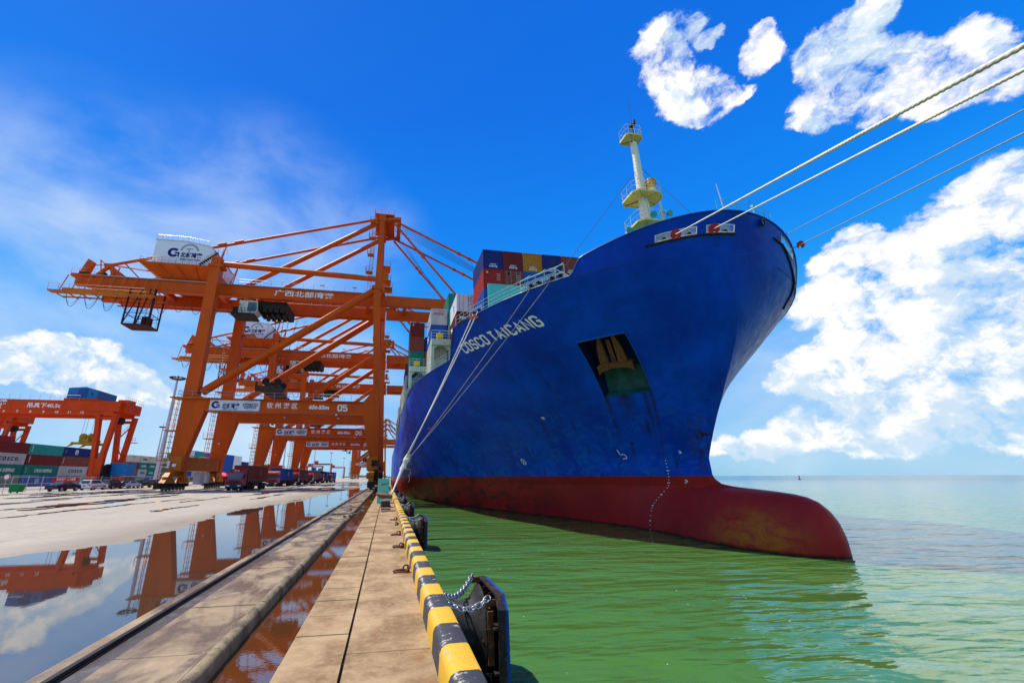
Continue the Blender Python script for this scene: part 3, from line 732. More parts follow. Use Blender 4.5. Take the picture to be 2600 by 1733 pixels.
# draught marks: a dashed line following the stem frame, with figures
m=MB()
def ship_ray(px,py):
    px*=2600/2352;py*=2600/2352
    d=_f+_r*((px-CX_PX)/F_PX)-_u*((py-866.5)/F_PX)
    for t in np.arange(18,120,.02):
        p=Vector((0,0,CAMH))+d*t
        if p.y>20.2 and float(half(p.z,p.y))>=CL-p.x>=-.5: return p
    return None
cur=[(1495,1236),(1494,1215),(1494,1195),(1497,1172),(1500,1160),(1508,1148),(1520,1135),(1533,1120),(1537,1108),(1537,1094),(1535,1080),(1531,1064),(1526,1050)]
cp=[ship_ray(*c_) for c_ in cur]; cp=[p for p in cp if p]
for i in range(len(cp)-1):
    for j in range(2):
        p=cp[i].lerp(cp[i+1],j/2); w=.11 if (i%2==0 and j==0) else .04
        z0_,y0_=p.z,p.y
        m.add([Vector((CL-float(half(zz,yy))-.02,yy,zz)) for yy,zz in((y0_+w,z0_-.032),(y0_-w,z0_-.032),(y0_-w,z0_+.032),(y0_+w,z0_+.032))],[(0,1,2,3)])
sb(m,'draught_marks',SHIPL,recalc=False)
def mark_lines(polys,px,py,sc,name):
    p=ship_ray(px,py); qs=[]
    for pl in polys:
        P=[Vector(a)*sc for a in pl]
        for a,b in zip(P,P[1:]):
            d=(b-a).normalized(); nn=Vector((-d.y,d.x))*.035
            qs.append([a+nn,a-nn,b-nn,b+nn])
    return on_hull(qs,p.y,p.z,name,SHIPL,off=.02)
ci=[(math.cos(a),math.sin(a)) for a in np.linspace(0,6.283,17)]
mark_lines([ci,[(-.7,-.7),(.7,.7)],[(-.7,.7),(.7,-.7)]],1203,1060,.30,'thruster_mark')
mark_lines([[(-.5,1),(-.45,0),(.3,0),(.6,-.35),(.5,-.8),(-.4,-.9)]],1430,1043,.42,'bulb_mark')
mark_lines([[(-.3,0),(.3,.1)],[(-.3,.4),(0,.5),(.3,.2)]],1564,1040,.3,'frame_mark')
mark_lines([[(-.3,0),(.3,.1)],[(-.3,.4),(0,.5),(.3,.2)],[(-.6,-.3),(-.2,-.3)]],1578,1106,.3,'frame_mark')
mark_lines([[(-.6,.2),(.6,.2)],[(-.5,-.2),(.6,-.2)]],1248,960,.32,'frame_mark')
# decks
m=MB()
ys=[22.6]+list(np.arange(23.5,40.4,1.))
pts=[(CL-float(half(17.,y_))+.02,y_,16.95) for y_ in ys]+[(CL+float(half(17.,y_))-.02,y_,16.95) for y_ in ys[::-1]]
m.add(pts,[tuple(range(len(pts)))])
ys=list(np.arange(40.4,72,2.5))+[290]
pts=[(CL-float(half(14.3,y_))+.02,y_,14.2) for y_ in ys]+[(CL+float(half(14.3,y_))-.02,y_,14.2) for y_ in ys[::-1]]
m.add(pts,[tuple(range(len(pts)))])
m.add([(CL-15.,40.4,14.2),(CL+15.,40.4,14.2),(CL+16.,40.4,16.95),(CL-16.,40.4,16.95)],[(0,1,2,3)])
m.add([(CL-HB,290,-8),(CL+HB,290,-8),(CL+HB,290,13.6),(CL-HB,290,13.6)],[(0,1,2,3)])
sb(m,'deck',pm('green_deck',(.05,.16,.11),.7,0,.2,1.),recalc=False)
# breakwater
bwz=22.85
m=MB().prism([(10.2,16.96),(10.2,bwz),(11.5,bwz),(24,bwz-.2),(36.5,bwz),(37.8,bwz),(37.8,16.96)],'y',41.3,41.45)
for x in np.arange(12.5,37,2.6): m.prism([(41.45,16.96),(41.45,21.8),(42.6,16.96)],'x',x,x+.06)
bw=sb(m,'breakwater',TURQ)
m=MB().box(11.7,12.3,41.22,41.297,17.6,19.6)
sb(m,'door',pm('pale_door',(.50,.72,.66),.5),bw)
m=MB().box(13.3,14.25,41.22,41.297,17.9,19.7,0); sb(m,'pipe',pm('yellow_pipe',(.6,.5,.05),.5),bw)
# deck edge railings
RAILM=pm('pale_rail_paint',(.38,.58,.56),.45)
def edge_pts(y0,y1,n_,z=None,inset=.12): return [Vector((CL-float(half(float(sheer(y_))-.02,y_))+inset,y_,float(sheer(y_)))) for y_ in np.linspace(y0,y1,n_)]
m=MB(); m.rail(edge_pts(28.6,40.1,16),1.15,.9,.024,2); sb(m,'deck_railing',RAILM); m=MB(); m.rail(edge_pts(44.2,72,26),1.15,1.1,.024,2); m.rail(edge_pts(72,200,40),1.15,3.4,.04,1)
m.tube(edge_pts(27.7,27.8,2)[0],edge_pts(28.6,28.7,2)[0]+Vector((0,0,1.1)),.035,n=5)
for yy in(28.6,29.9,31.2): 
    p=edge_pts(yy,yy+.1,2)[0]; m.tube(p+Vector((0,0,1.15)),p+Vector((.9,.3,1.9)),.03,n=4)
m.rail([p+Vector((1.0,.4,.35)) for p in edge_pts(28.6,32.2,6)],1.5,.9,.03,1)
sb(m,'deck_railing',RAILM)
m=MB(); m.rail([spt(t,1.,-1,-.15) for t in(.004,.0015)]+[spt(0,1.)+Vector((0,.12,0))]+[spt(t,1.,1,-.15) for t in(.0015,.004,.009,.016)],.95,.8,.022,1)
m.tube((26.0,22.1,20.0),(26.0,22.1,21.1),.05,n=6); m.cbox((26.0,22.1,21.15),(.2,.2,.18)); m.tube((26.0,22.1,20.0),(26.,22.1,20.25),.14,n=8)
sb(m,'bow_pulpit',pm('turquoise_rail',(.20,.55,.55),.5))
m=MB().tube((23.45,22.05,19.6),(23.05,21.9,22.6),.055,.03,n=8); sb(m,'jackstaff',pm('grey_staff',(.55,.55,.56),.5))
# mooring fairleads on the deck edge
m=MB()
for y0,y1 in((28.0,31.1),):
    m.path([p+Vector((-.06,0,.03)) for p in edge_pts(y0,y1,9)],.11,6)
sb(m,'chafing_ledge',BLACK)
for yy in(28.35,28.9,29.9,30.5):
    p=edge_pts(yy,yy+.1,2)[0]+Vector((.12,0,.05))
    sb(MB().lathe([(.11,0),(.22,.02),(.22,.1),(.13,.16),(.13,.3),(.24,.34),(.24,.42),(.1,.45)],p,n=14),'fairlead_roller',BLACK,smooth=40)
for yy,dy in((29.0,.9),(30.3,.8),(36.6,.9)):
    m=MB(); p=edge_pts(yy-dy,yy-dy+.1,2)[0];q_=edge_pts(yy+dy,yy+dy+.1,2)[0]; m.path([p,p+Vector((0,0,.62)),q_+Vector((0,0,.62)),q_],.035,6)
    sb(m,'fairlead_frame',pm('pale_frame',(.55,.66,.63),.45))
for yy in(36.2,36.9):
    p=edge_pts(yy,yy+.1,2)[0]+Vector((.12,0,.05))
    sb(MB().lathe([(.11,0),(.2,.02),(.2,.1),(.12,.16),(.12,.3),(.22,.34),(.22,.42),(.1,.45)],p,n=12),'fairlead_roller',BLACK,smooth=40)
# ------------------------------------------------------------------ foremast (cream, three platforms)
MX,MY=24.0,31.35
mast=sb(MB().lathe([(.75,0),(.62,6),(.55,9.5),(.42,14.),(.33,18.4),(.3,19.4)],(MX,MY,16.95),n=20),'foremast',CREAM,smooth=40)
def plat(z,x0,x1,y0,y1,cut,nm='mast_platform'):
    P=[(x0+cut*.6,y0),(x1-cut,y0),(x1,y0+cut),(x1,y1-cut),(x1-cut,y1),(x0+cut*.6,y1),(x0,y1-cut*.6),(x0,y0+cut*.6)]
    m=MB().prism(P,'z',z,z+.09)
    for a,b in zip(P,P[1:]+P[:1]): m.bar((a[0],a[1],z-.03),(b[0],b[1],z-.03),.05,.2)
    for a in P[1:6:2]+[P[0],P[5]]: m.bar((MX,MY,z-.12),(a[0]*.97+MX*.03,a[1]*.97+MY*.03,z-.05),.05,.2)
    o=sb(m,nm,CREAMY,mast)
    r_=MB().rail([(a[0],a[1],z+.09) for a in P]+[(P[0][0],P[0][1],z+.09)],1.1,.9,.022,1)
    sb(r_,'platform_railing',CREAM,mast)
plat(25.9,MX-1.75,MX+2.3,MY-1.55,MY+1.5,.8)
plat(29.35,MX-1.7,MX+1.7,MY-1.35,MY+1.3,.7)
plat(36.8,MX-1.2,MX+.75,MY-.8,MY+.75,.35)
m=MB().tube((MX-.15,MY-.45,37.5),(MX-.15,MY-.45,42.),.02,n=5).tube((MX+.15,MY,36),(MX+.15,MY,38.6),.09,n=8).cbox((MX+.15,MY,38.7),(.5,.5,.15)).tube((MX+.3,MY-.2,38.8),(MX+.3,MY-.2,39.3),.14,n=8)
m.tube((MX-.55,MY-.5,36.8),(MX-.55,MY-.5,38.5),.03,n=5)
sb(m,'mast_antenna',DARKST,mast)
m=MB().ladder((MX-.62,MY-.5,17),(MX-.5,MY-.42,36.8),.35,(.6,-.6,0),.45,.022); sb(m,'mast_ladder',CREAM,mast)
sb(MB().lathe([(.42,0),(.5,.25),(.42,.32),(.42,.5),(.52,.55),(.52,.72),(.44,.78),(.52,.9),(.5,1.05),(.2,1.15)],(MX+.75,MY-.55,30.2),n=16),'fog_horn',pm('horn_ochre',(.55,.36,.10),.5),mast,smooth=40)
sb(MB().tube((MX+.75,MY-.55,29.44),(MX+.75,MY-.55,30.3),.3,.42,n=10),'horn_stand',CREAM,mast)
sb(MB().lathe([(.08,0),(.12,.25),(.2,.6),(.42,.85)],(MX+1.5,MY+.1,30.6),axis='y',n=14),'horn',pm('teal_horn',(.05,.36,.36),.4),mast,smooth=40)
for (x,y,z,dx,dy,dz) in((MX-.3,MY-1.25,26.5,-.2,-.9,-.3),(MX+1.3,MY-1.3,26.8,.3,-.9,-.2),(MX+2.45,MY-.6,26.2,.9,-.4,-.25),(MX-1.95,MY-.3,25.4,-.8,-.3,-.5),(MX-.7,MY-1.5,25.1,0,-.2,-1)):
    d=Vector((dx,dy,dz)).normalized(); p=Vector((x,y,z))
    m=MB().tube(p,p+d*.12,.12,.16,n=12).tube(p+d*.12,p+d*.42,.16,.34,n=12).tube(p-d*.05-Vector((0,0,.5)),p,.04,n=5)
    sb(m,'deck_lamp',GREENL,mast,smooth=30)
m=MB().tube((MX+.9,MY-1.2,26),(MX+.9,MY-1.2,27.1),.16,n=8).tube((MX+.9,MY-1.2,27.1),(MX+.9,MY-1.2,28.3),.10,n=8).cbox((MX+.9,MY-1.2,27.05),(.42,.42,.2)); sb(m,'navigation_light',pm('pale_green_lamp',(.5,.6,.45),.4),mast)
m=MB().tube((MX-.4,MY,32.6),(13.0,30.5,18.4),.022,n=4).tube((MX+.4,MY,33.2),(25.5,24.3,19.7),.022,n=4).tube((MX-.6,MY-1.5,25.3),(MX-.3,MY-.3,33.),.012,n=4)
sb(m,'mast_stay',GREYC,mast)
mast.location.z-=.9
# lashing bridges
LB=pm('pale_lashing_bridge_green',(.50,.60,.47),.5,0,.12,1.2,(.26,.15,.06),.3)
def lashing(y,x0,z0,z1,nm=9):
    m=MB(); y1=y+.9; w=2.5
    for i in range(nm):
        xa=x0+i*w; xb=xa+w
        m.box(xa,xa+.42,y,y1,z0,z1-.9)
        cx=.55; zt=z1-.9-.55
        m.prism([(xa+.42,z0+1.1),(xa+.42,zt+.55),(xa+.42+cx,zt+.55),(xa+.42,zt)],'y',y+.02,y1-.02)
        m.prism([(xb,z0+1.1),(xb,zt+.55),(xb-cx,zt+.55),(xb,zt)],'y',y+.02,y1-.02)
        m.box(xa+.42,xb,y+.02,y1-.02,z0,z0+1.1)
    m.box(x0,x0+nm*w+.4,y-.35,y1,z1-.9,z1)
    o=sb(m,'lashing_bridge',LB)
    r_=MB().rail([(x0,y+.5,z1),(x0,y-.32,z1),(x0+nm*w,y-.32,z1)],1.25,1.2,.03,2); r_.rail([(x0+.5,y-.02,z0+2.2),(x0+w*nm,y-.02,z0+2.2)],.9,1.2,.03,1)
    sb(r_,'bridge_railing',RAILM,o)
    sb(MB().cbox((x0+1.2,y-.2,z1+.45),(.9,.5,.7)),'yellow_locker',pm('yellow_locker_paint',(.75,.58,.03),.5),o)
lashing(56.0,5.3,14.25,20.75,8)
lashing(66.6,2.75,14.25,19.35,9)
for yy in(83.,98.,113.): lashing(yy,2.75,14.25,18.6,3)
lashing(49.2,8.0,14.25,17.6,7)
# ================================================================== quayside things
FACEB=pm('blue_fender_facing',(.006,.06,.30),.4,0,.2,2.)
FSTEEL=pm('blackened_fender_steel',(.022,.02,.02),.6,.2,.4,3.,(.13,.05,.02),.55,.3,25)
RUBBER=pm('dusty_black_rubber',(.030,.028,.027),.55,0,.45,2.5,(.10,.085,.07),.35,.3,30)
CHAIN=pm('galvanised_chain',(.42,.44,.48),.38,.7,.35,14.,(.12,.07,.04),.3)
def link(m,c,d,side,L=.17,w=.105,r=.0165):
    """one chain link lying along d in the plane of d and side"""
    d=Vector(d).normalized(); s_=(Vector(side)-d*Vector(side).dot(d)).normalized(); pts=[]
    for k_ in range(14):
        a=2*math.pi*k_/14; x=math.cos(a); y=math.sin(a)
        pts.append(Vector(c)+d*((L/2-w/2)*(1 if x>0 else -1)*(1 if abs(x)>1e-6 else 0)+w/2*x)+s_*(w/2*y))
    m.path(pts,r,6,closed=True)
def chain(name,a,b,sag,parent,sc=1.):
    a=Vector(a);b=Vector(b); m=MB(); N=60
    P=[a.lerp(b,t)-Vector((0,0,sag*4*t*(1-t))) for t in np.linspace(0,1,N+1)]
    Ls=[0]
    for i in range(N): Ls.append(Ls[-1]+(P[i+1]-P[i]).length)
    pitch=.118*sc; n=int(Ls[-1]/pitch); ref=Vector((.3,1,.25))
    for i in range(n+1):
        s_=i*pitch; j=min(N-1,int(np.searchsorted(Ls,s_))-1) if s_>0 else 0; j=max(j,0)
        t=(s_-Ls[j])/max(1e-6,Ls[j+1]-Ls[j]); p=P[j].lerp(P[j+1],t); d=(P[j+1]-P[j])
        sd_=Vector((0,.75,.65)) if i%2 else Vector((0,.65,-.75))
        link(m,p,d,sd_,.17*sc,.105*sc,.0165*sc)
    o=m.build(name,CHAIN,parent,smooth=True); return o
FX=2.6
def make_fender():
    t=empty('dock_fender',(0,0,0))
    # panel: frame box with open ribs behind, chamfered top corners
    m=MB(); y0,y1=-1.1,1.1; zt,zb=-.36,-3.4
    out=[(y0,zb),(y0,-.60),(y0+.26,zt),(y1-.26,zt),(y1,-.60),(y1,zb)]
    def ring(off): return [(y0+off,zb),(y0+off,-.60-off*.3),(y0+.26+off*.4,zt-off),(y1-.26-off*.4,zt-off),(y1-off,-.60-off*.3),(y1-off,zb)]
    k_=6
    for (a,b) in zip(out,out[1:]):
        d=Vector((b[0]-a[0],b[1]-a[1])).normalized(); nn=Vector((d.y,-d.x))*.03
        m.prism([(a[0],a[1]),(b[0],b[1]),(b[0]+nn.x,b[1]+nn.y),(a[0]+nn.x,a[1]+nn.y)],'x',2.37,2.53)
    m.box(2.50,2.529,y0+.03,y1-.03,zb,-.66)
    m.prism([(y0+.03,-.66),(y0+.27,zt-.03),(y1-.27,zt-.03),(y1-.03,-.66)],'x',2.50,2.528)
    for yy in(-.55,0,.55): m.box(2.31,2.50,yy-.02,yy+.02,zb,zt-.04)
    for zz in(-.95,-1.7,-2.4): m.box(2.29,2.50,y0+.03,y1-.03,zz-.02,zz+.02)
    for zz in(-.95,-1.7,-2.4): m.prism([(2.24,zz),(2.12,zz),(2.24,zz-.12)],'y',y0+.1,y0+.12)
    fr=m.build('panel_frame',FSTEEL,t)
    m=MB()
    for za,zb_ in((-.62,-1.35),(-1.37,-2.1),(-2.12,-3.3)):
        m.box(2.534,2.60,y0+.01,y1-.01,zb_,za)
    m.prism([(y0+.015,-.61),(y0+.27,zt-.01),(y1-.27,zt-.01),(y1-.015,-.61)],'x',2.534,2.595)
    m.build('facing_pad',FACEB,t)
    sk=MB().lathe([(.80,.98),(.80,1.06),(.62,1.16),(.56,1.35),(.55,1.75),(.60,2.0),(.74,2.12),(.86,2.18),(.86,2.23)],(0,0,-1.22),axis='x',n=28)
    sk.build('rubber_cone',RUBBER,t,smooth=45)
    m=MB()
    for a in np.linspace(0,2*math.pi,9)[:-1]: m.tube((2.12,.76*math.cos(a),-1.22+.76*math.sin(a)),(2.26,.76*math.cos(a),-1.22+.76*math.sin(a)),.035,n=6)
    m.build('flange_bolts',RUST,t)
    for yy,zz in((-.92,-.5),(.75,-.42)): MB().cbox((2.27,yy,zz),(.2,.03,.12)).tube((2.2,yy,zz),(2.2,yy,zz+.14),.03,n=6).build('bracket',RUST,t)
    for yy in(-.85,-.6): MB().cbox((2.27,yy,-1.15),(.12,.05,.95)).build('hinge_bar',RUST,t)
    chain('chain',(.985,-1.75,.02),(2.2,.75,-.32),.30,t); chain('chain',(.985,-1.55,-.02),(2.2,-.92,-.42),.28,t)
    return t
f0=make_fender()
fl=['nearest blue faced dock fender with two sharp galvanised chains','second dock fender along the kerb with its chains in the sun','third dock fender from the camera beyond the iron rings','fourth dock fender just short of the bollard','fifth dock fender beyond the bollard','farthest dock fender in the shade of the hull']
for i in range(6):
    o=f0 if i==0 else copy_tree(f0)
    o.location=(0,10.55+i*(17.9 if i<2 else 0)+(0 if i<2 else 17.9+[13.,27.,42.,60.][i-2]),0)
    tag(o,fl[i],'fender','dock fenders along the quay edge')
# bollard
bo=empty('bollard',(.0,31.2,0),label='squat grey iron bollard holding the white mooring lines',cat='bollard')
m=MB().lathe([(.40,0),(.40,.05),(.32,.10),(.30,.35),(.30,.55),(.33,.66)],(0,0,0),n=20); m.build('post',pm('dark_iron_bollard',(.05,.045,.045),.6,.2,.4,4.,(.20,.10,.05),.4),bo,smooth=45)
m=MB(); prof=[(.33,.60),(.50,.70),(.56,.80),(.50,.88),(.30,.93),(.0,.94)]
m.lathe(prof,(0,0,0),n=20); 
for i,(x,y,z) in enumerate(m.v): m.v[i]=(x*1.05-.12,y,z+(-x)*.16)
m.build('cap',pm('rusty_brown_bollard_cap',(.17,.085,.06),.75,0,.35,5.,(.06,.04,.03),.4,.4,25),bo,smooth=45)
# rope turns round the bollard are part of the lines
# green cabinet
gb=empty('electrical_cabinet',(-.24,36.5,0),label='turquoise green metal cabinet beside the bollard',cat='cabinet')
TG=pm('turquoise_cabinet_paint',(.12,.52,.40),.45,0,.12,1.5,(.08,.25,.2),.3)
MB().prism([(-.46,.0),(.46,.0),(.46,1.80),(.40,1.86),(-.40,1.86),(-.46,1.80)],'y',-.6,.6).build('body',TG,gb)
MB().box(-.44,.44,-.625,-.6,.9,1.78).build('door',pm('turquoise_door',(.15,.56,.44),.4,0,.08,2.),gb)
m=MB()
for x in(-.2,.0,.2): 
    m.path([(x-.06,-.63,.35),(x-.06,-.66,.62),(x+.06,-.66,.62),(x+.06,-.63,.35)],.015,5)
m.cbox((.3,-.64,1.5),(.06,.05,.08)); m.build('handle',DARKST,gb)
letter('危险',.2,(0,-.632,1.42),'-y',pm('red_lettering',(.45,.05,.04),.6),gb)
# iron rings lying on the cap
def make_ring():
    t=empty('mooring_ring',(0,0,0))
    m=MB().path([(.16*math.cos(a)-.12,.11*math.sin(a),.025) for a in np.linspace(0,6.283,21)[:-1]],.022,6,closed=True)
    m.build('ring',RUST,t,smooth=True)
    m=MB().path([(.05,-.06,0),(.05,-.06,.10),(.05,.06,.10),(.05,.06,0)],.02,6); m.path([(.0+.07*math.cos(a),.07*math.sin(a)*.2,.07+.06*math.sin(a)) for a in np.linspace(0,6.283,15)[:-1]],.018,6,closed=True)
    m.build('staple',RUST,t,smooth=True)
    return t
r0=make_ring()
rl=['nearest rusty iron ring lying on the cap against the kerb','second rusty iron ring along the kerb, lying flat and dark','third iron ring along the kerb, short and flat','iron ring standing up on edge beside the kerb','farthest iron ring along the kerb before the bollard']
for i,(y,rx) in enumerate(((10.3,0),(13.6,.2),(16.4,-.1),(19.7,1.25),(21.9,.1))):
    o=r0 if i==0 else copy_tree(r0); o.location=(.52,y,.012); o.rotation_euler=(0 if i!=3 else 0,0,R((10,-35,15,5,20)[i]))
    if i==3: o.rotation_euler=(R(0),R(-62),R(25)); o.location=(.56,y,.03)
    tag(o,rl[i],'mooring ring','iron rings along the kerb')
# loose timber / mat by the bollard
tag(MB().box(-.28,.30,28.6,29.5,.012,.10).build('timber_block',pm('brown_timber',(.20,.12,.05),.85,0,.4,6.)),'flat brown timber block on the cap in front of the bollard','block')
tag(MB().bar((-.22,27.0,.05),(.62,27.5,.05),.1,.07).build('wooden_batten',pm('grey_batten',(.30,.25,.20),.85,0,.3,6.)),'grey wooden batten lying across the cap near the bollard','batten')
# ------------------------------------------------------------------ mooring lines
def rope(name,pts,r,strands=3,twist=None,label=None,mat=None,step=.09,group=None):
    pts=[Vector(p) for p in pts]; L=[0]
    for a,b in zip(pts,pts[1:]): L.append(L[-1]+(b-a).length)
    N=int(L[-1]/step); twist=twist or r*9; m=MB(); n=12; vs=[]; ref=Vector((0,0,1)); 
    for i in range(N+1):
        s_=L[-1]*i/N; j=max(0,min(len(pts)-2,int(np.searchsorted(L,s_))-1)); t=(s_-L[j])/(L[j+1]-L[j])
        p=pts[j].lerp(pts[j+1],t); d=(pts[j+1]-pts[j]).normalized()
        a=d.cross(ref).normalized(); b=a.cross(d)
        ph=2*math.pi*s_/twist
        for q in range(n):
            w=2*math.pi*q/n; rr_=r*(1+.16*math.cos(strands*(w-ph)))
            vs.append(p+a*rr_*math.cos(w)+b*rr_*math.sin(w))
    fs=[(i*n+q,i*n+(q+1)%n,(i+1)*n+(q+1)%n,(i+1)*n+q) for i in range(N) for q in range(n)]
    o=m.add(vs,fs).build(name,mat or ROPEM,smooth=True)
    return tag(o,label,'rope',group)
def ropemat(name,a,b):
    m=bpy.data.materials.new(name); m.use_nodes=True; q=NT(m.node_tree); P=q.pos()
    n=q.noise(P,14,6,.7); n2=q.noise(P,1.6,4,.6)
    c=q.mix(q.mr(n,.35,.65),a,b); c=q.mix(q.mr(n2,.5,.75,0.,.5),c,tuple(x*.55 for x in b))
    bm=q.n('ShaderNodeBump',i={'Strength':.6,'Distance':.01,'Height':q.noise(P,70,3,.6)})
    p=q.n('ShaderNodeBsdfPrincipled',i={'Base Color':c,'Roughness':.9,'Normal':bm.outputs[0]})
    q.n('ShaderNodeOutputMaterial',i={0:p.outputs[0]}); return m
ROPEM=ropemat('white_fibre_rope',(.74,.70,.60),(.58,.53,.43)); ROPEG=ropemat('grey_fibre_rope',(.36,.34,.29),(.24,.22,.19))
def sagl(a,b,s_,n=40): 
    a=Vector(a);b=Vector(b); return [a.lerp(b,t)-Vector((0,0,s_*4*t*(1-t))) for t in np.linspace(0,1,n+1)]
GB='mooring lines running from the bow over the camera'
bow=[((19.67,22.95,18.57),(.3,-8.24,.5),.034,'thick twisted mooring line from the bow, highest of the four',ROPEM),((22.16,22.15,18.79),(.3,-8.78,.5),.031,'thick twisted mooring line from the bow, second from the top',ROPEM),
     ((29.05,22.95,19.45),(.3,-22.26,.5),.023,'thin mooring line leaving the far side of the bow, upper of two',ROPEG),((30.41,23.88,18.88),(.3,-28.9,.5),.026,'thin mooring line leaving the far side of the bow, lowest of the four',ROPEG)]
for a,b,r,l,mt in bow: rope('mooring_line',sagl(a,b,.0,2),r,label=l,group=GB,mat=mt,step=.035,twist=r*11)
REDG=pm('faded_red_rat_guard',(.45,.03,.035),.55,0,.15,5.)
PINKG=pm('coral_rat_guard',(.75,.16,.13),.55,0,.15,5.)  # coral red, paler than the other guards
def rat_guard(p,axis,rad,label,mat,slot=1.2):
    p=Vector(p); ax=Vector(axis).normalized(); e1=ax.cross(Vector((0,0,1))).normalized(); e2=e1.cross(ax)
    m=MB(); n=22; a0,a1=-math.pi/2+slot/5,1.5*math.pi-slot/5; vs=[]
    for dz,rr_ in((-.012,.05),(-.012+.06,rad),(.012+.06,rad),(.012,.05)):
        for i in range(n+1):
            a=a0+(a1-a0)*i/n; vs.append(ax*dz+e1*rr_*math.cos(a)+e2*rr_*math.sin(a))
    k_=n+1
    fs=[(q*k_+i,q*k_+i+1,((q+1)%4)*k_+i+1,((q+1)%4)*k_+i) for q in range(4) for i in range(n)]
    o=m.add(vs,fs).build('rat_guard',mat,smooth=30); o.location=p
    return tag(o,label,'rat guard','red rat guards on the mooring lines')
def along(i,t): a,b=Vector(bow[i][0]),Vector(bow[i][1]); return a.lerp(b,t),(b-a)
p,d=along(0,.010); rat_guard(p,d,.36,'red disc guard on the thick line at the left bow opening',REDG)
p,d=along(1,.010); rat_guard(p,d,.36,'red disc guard on the thick line at the right bow opening',REDG)
p,d=along(3,.030); rat_guard(p,d+Vector((22,10,0)),.30,'dark red disc guard on the lowest line right of the stem',REDG,2.4)
# lines from the bollard up to the ship
BT=Vector((.05,31.1,.62)); KN=Vector((1.38,33.8,3.1))
GL2='mooring lines gathered at the bollard'
aft=[(edge_pts(36.2,36.3,2)[0]+Vector((-.05,0,.2)),.040,'white mooring line from the bollard to the upper coral guard',ROPEM,0),
     (edge_pts(36.9,37.,2)[0]+Vector((-.05,0,.2)),.040,'white mooring line from the bollard to the lower coral guard',ROPEM,1),
     (edge_pts(28.9,29.,2)[0]+Vector((-.08,0,.1)),.019,'thin grey mooring line slanting across the name, right one',ROPEG,2),
     (edge_pts(30.4,30.5,2)[0]+Vector((-.08,0,.1)),.019,'thin grey mooring line slanting across the name, left one',ROPEG,3)]
for e,r,l,mt,i in aft:
    k_=KN+Vector((-.16+.11*i,.05*i,.03*i)); c=BT+Vector((-.18+.11*i,-.1,.10+.015*(i%2)))
    turn=[(.36*math.cos(a)+.02*i,31.2+.36*math.sin(a)-.0,.47+.05*i) for a in np.linspace(R(200),R(372),12)]
    rope('mooring_line',turn+[(.36,31.45,.7+.03*i)]+[k_]+sagl(k_,e,.25,16)[1:],(.052 if i<2 else .024),label=l,group=GL2,mat=mt,step=.07,twist=.45)
# lashing where the lines are tied together
m=MB()
for z in np.linspace(-.5,.55,26):
    c=KN+Vector((.42*z,.5*z,1.0*z)); rr_=.20+.035*math.sin(z*9)
    m.path([c+Vector((rr_*math.cos(a),rr_*math.sin(a)*.8,.03*math.sin(a*2+z*5))) for a in np.linspace(0,6.283,13)[:-1]],.034,5,closed=True)
rnd=random.Random(8)
for i in range(14):
    c=KN+Vector((rnd.uniform(-.1,.1),rnd.uniform(-.1,.1),rnd.uniform(-.4,.4))); d=Vector((rnd.uniform(-.5,.5),rnd.uniform(-.3,.3),rnd.uniform(-.4,.3)))
    m.path([c,c+d*.5+Vector((0,0,.05)),c+d],.007,4)
m.path([KN+Vector((.1,0,-.55)),KN+Vector((.35,0,-.5)),KN+Vector((.42,0,-.75)),KN+Vector((.30,0,-1.0)),KN+Vector((.36,0,-1.3)),KN+Vector((.25,0,-1.5))],.012,5)
tag(m.build('rope_lashing',ROPEM,smooth=True),'frayed white rope lashing that ties the mooring lines together above the bollard','lashing')
for (e,r,l,mt,i),(dd,lb) in zip(aft[:2],((.55,'coral red guard at the ship end of the upper white line'),(.45,'coral red guard at the ship end of the lower white line'))):
    q_=(KN-e).normalized(); rat_guard(e+q_*dd,q_,.30,lb,PINKG)
e=aft[3][0]; k_=KN+Vector((.12,.12,.09)); rat_guard(k_.lerp(e,.17),(e-k_),.17,'small red guard low on the thin grey line in front of the hull',REDG)
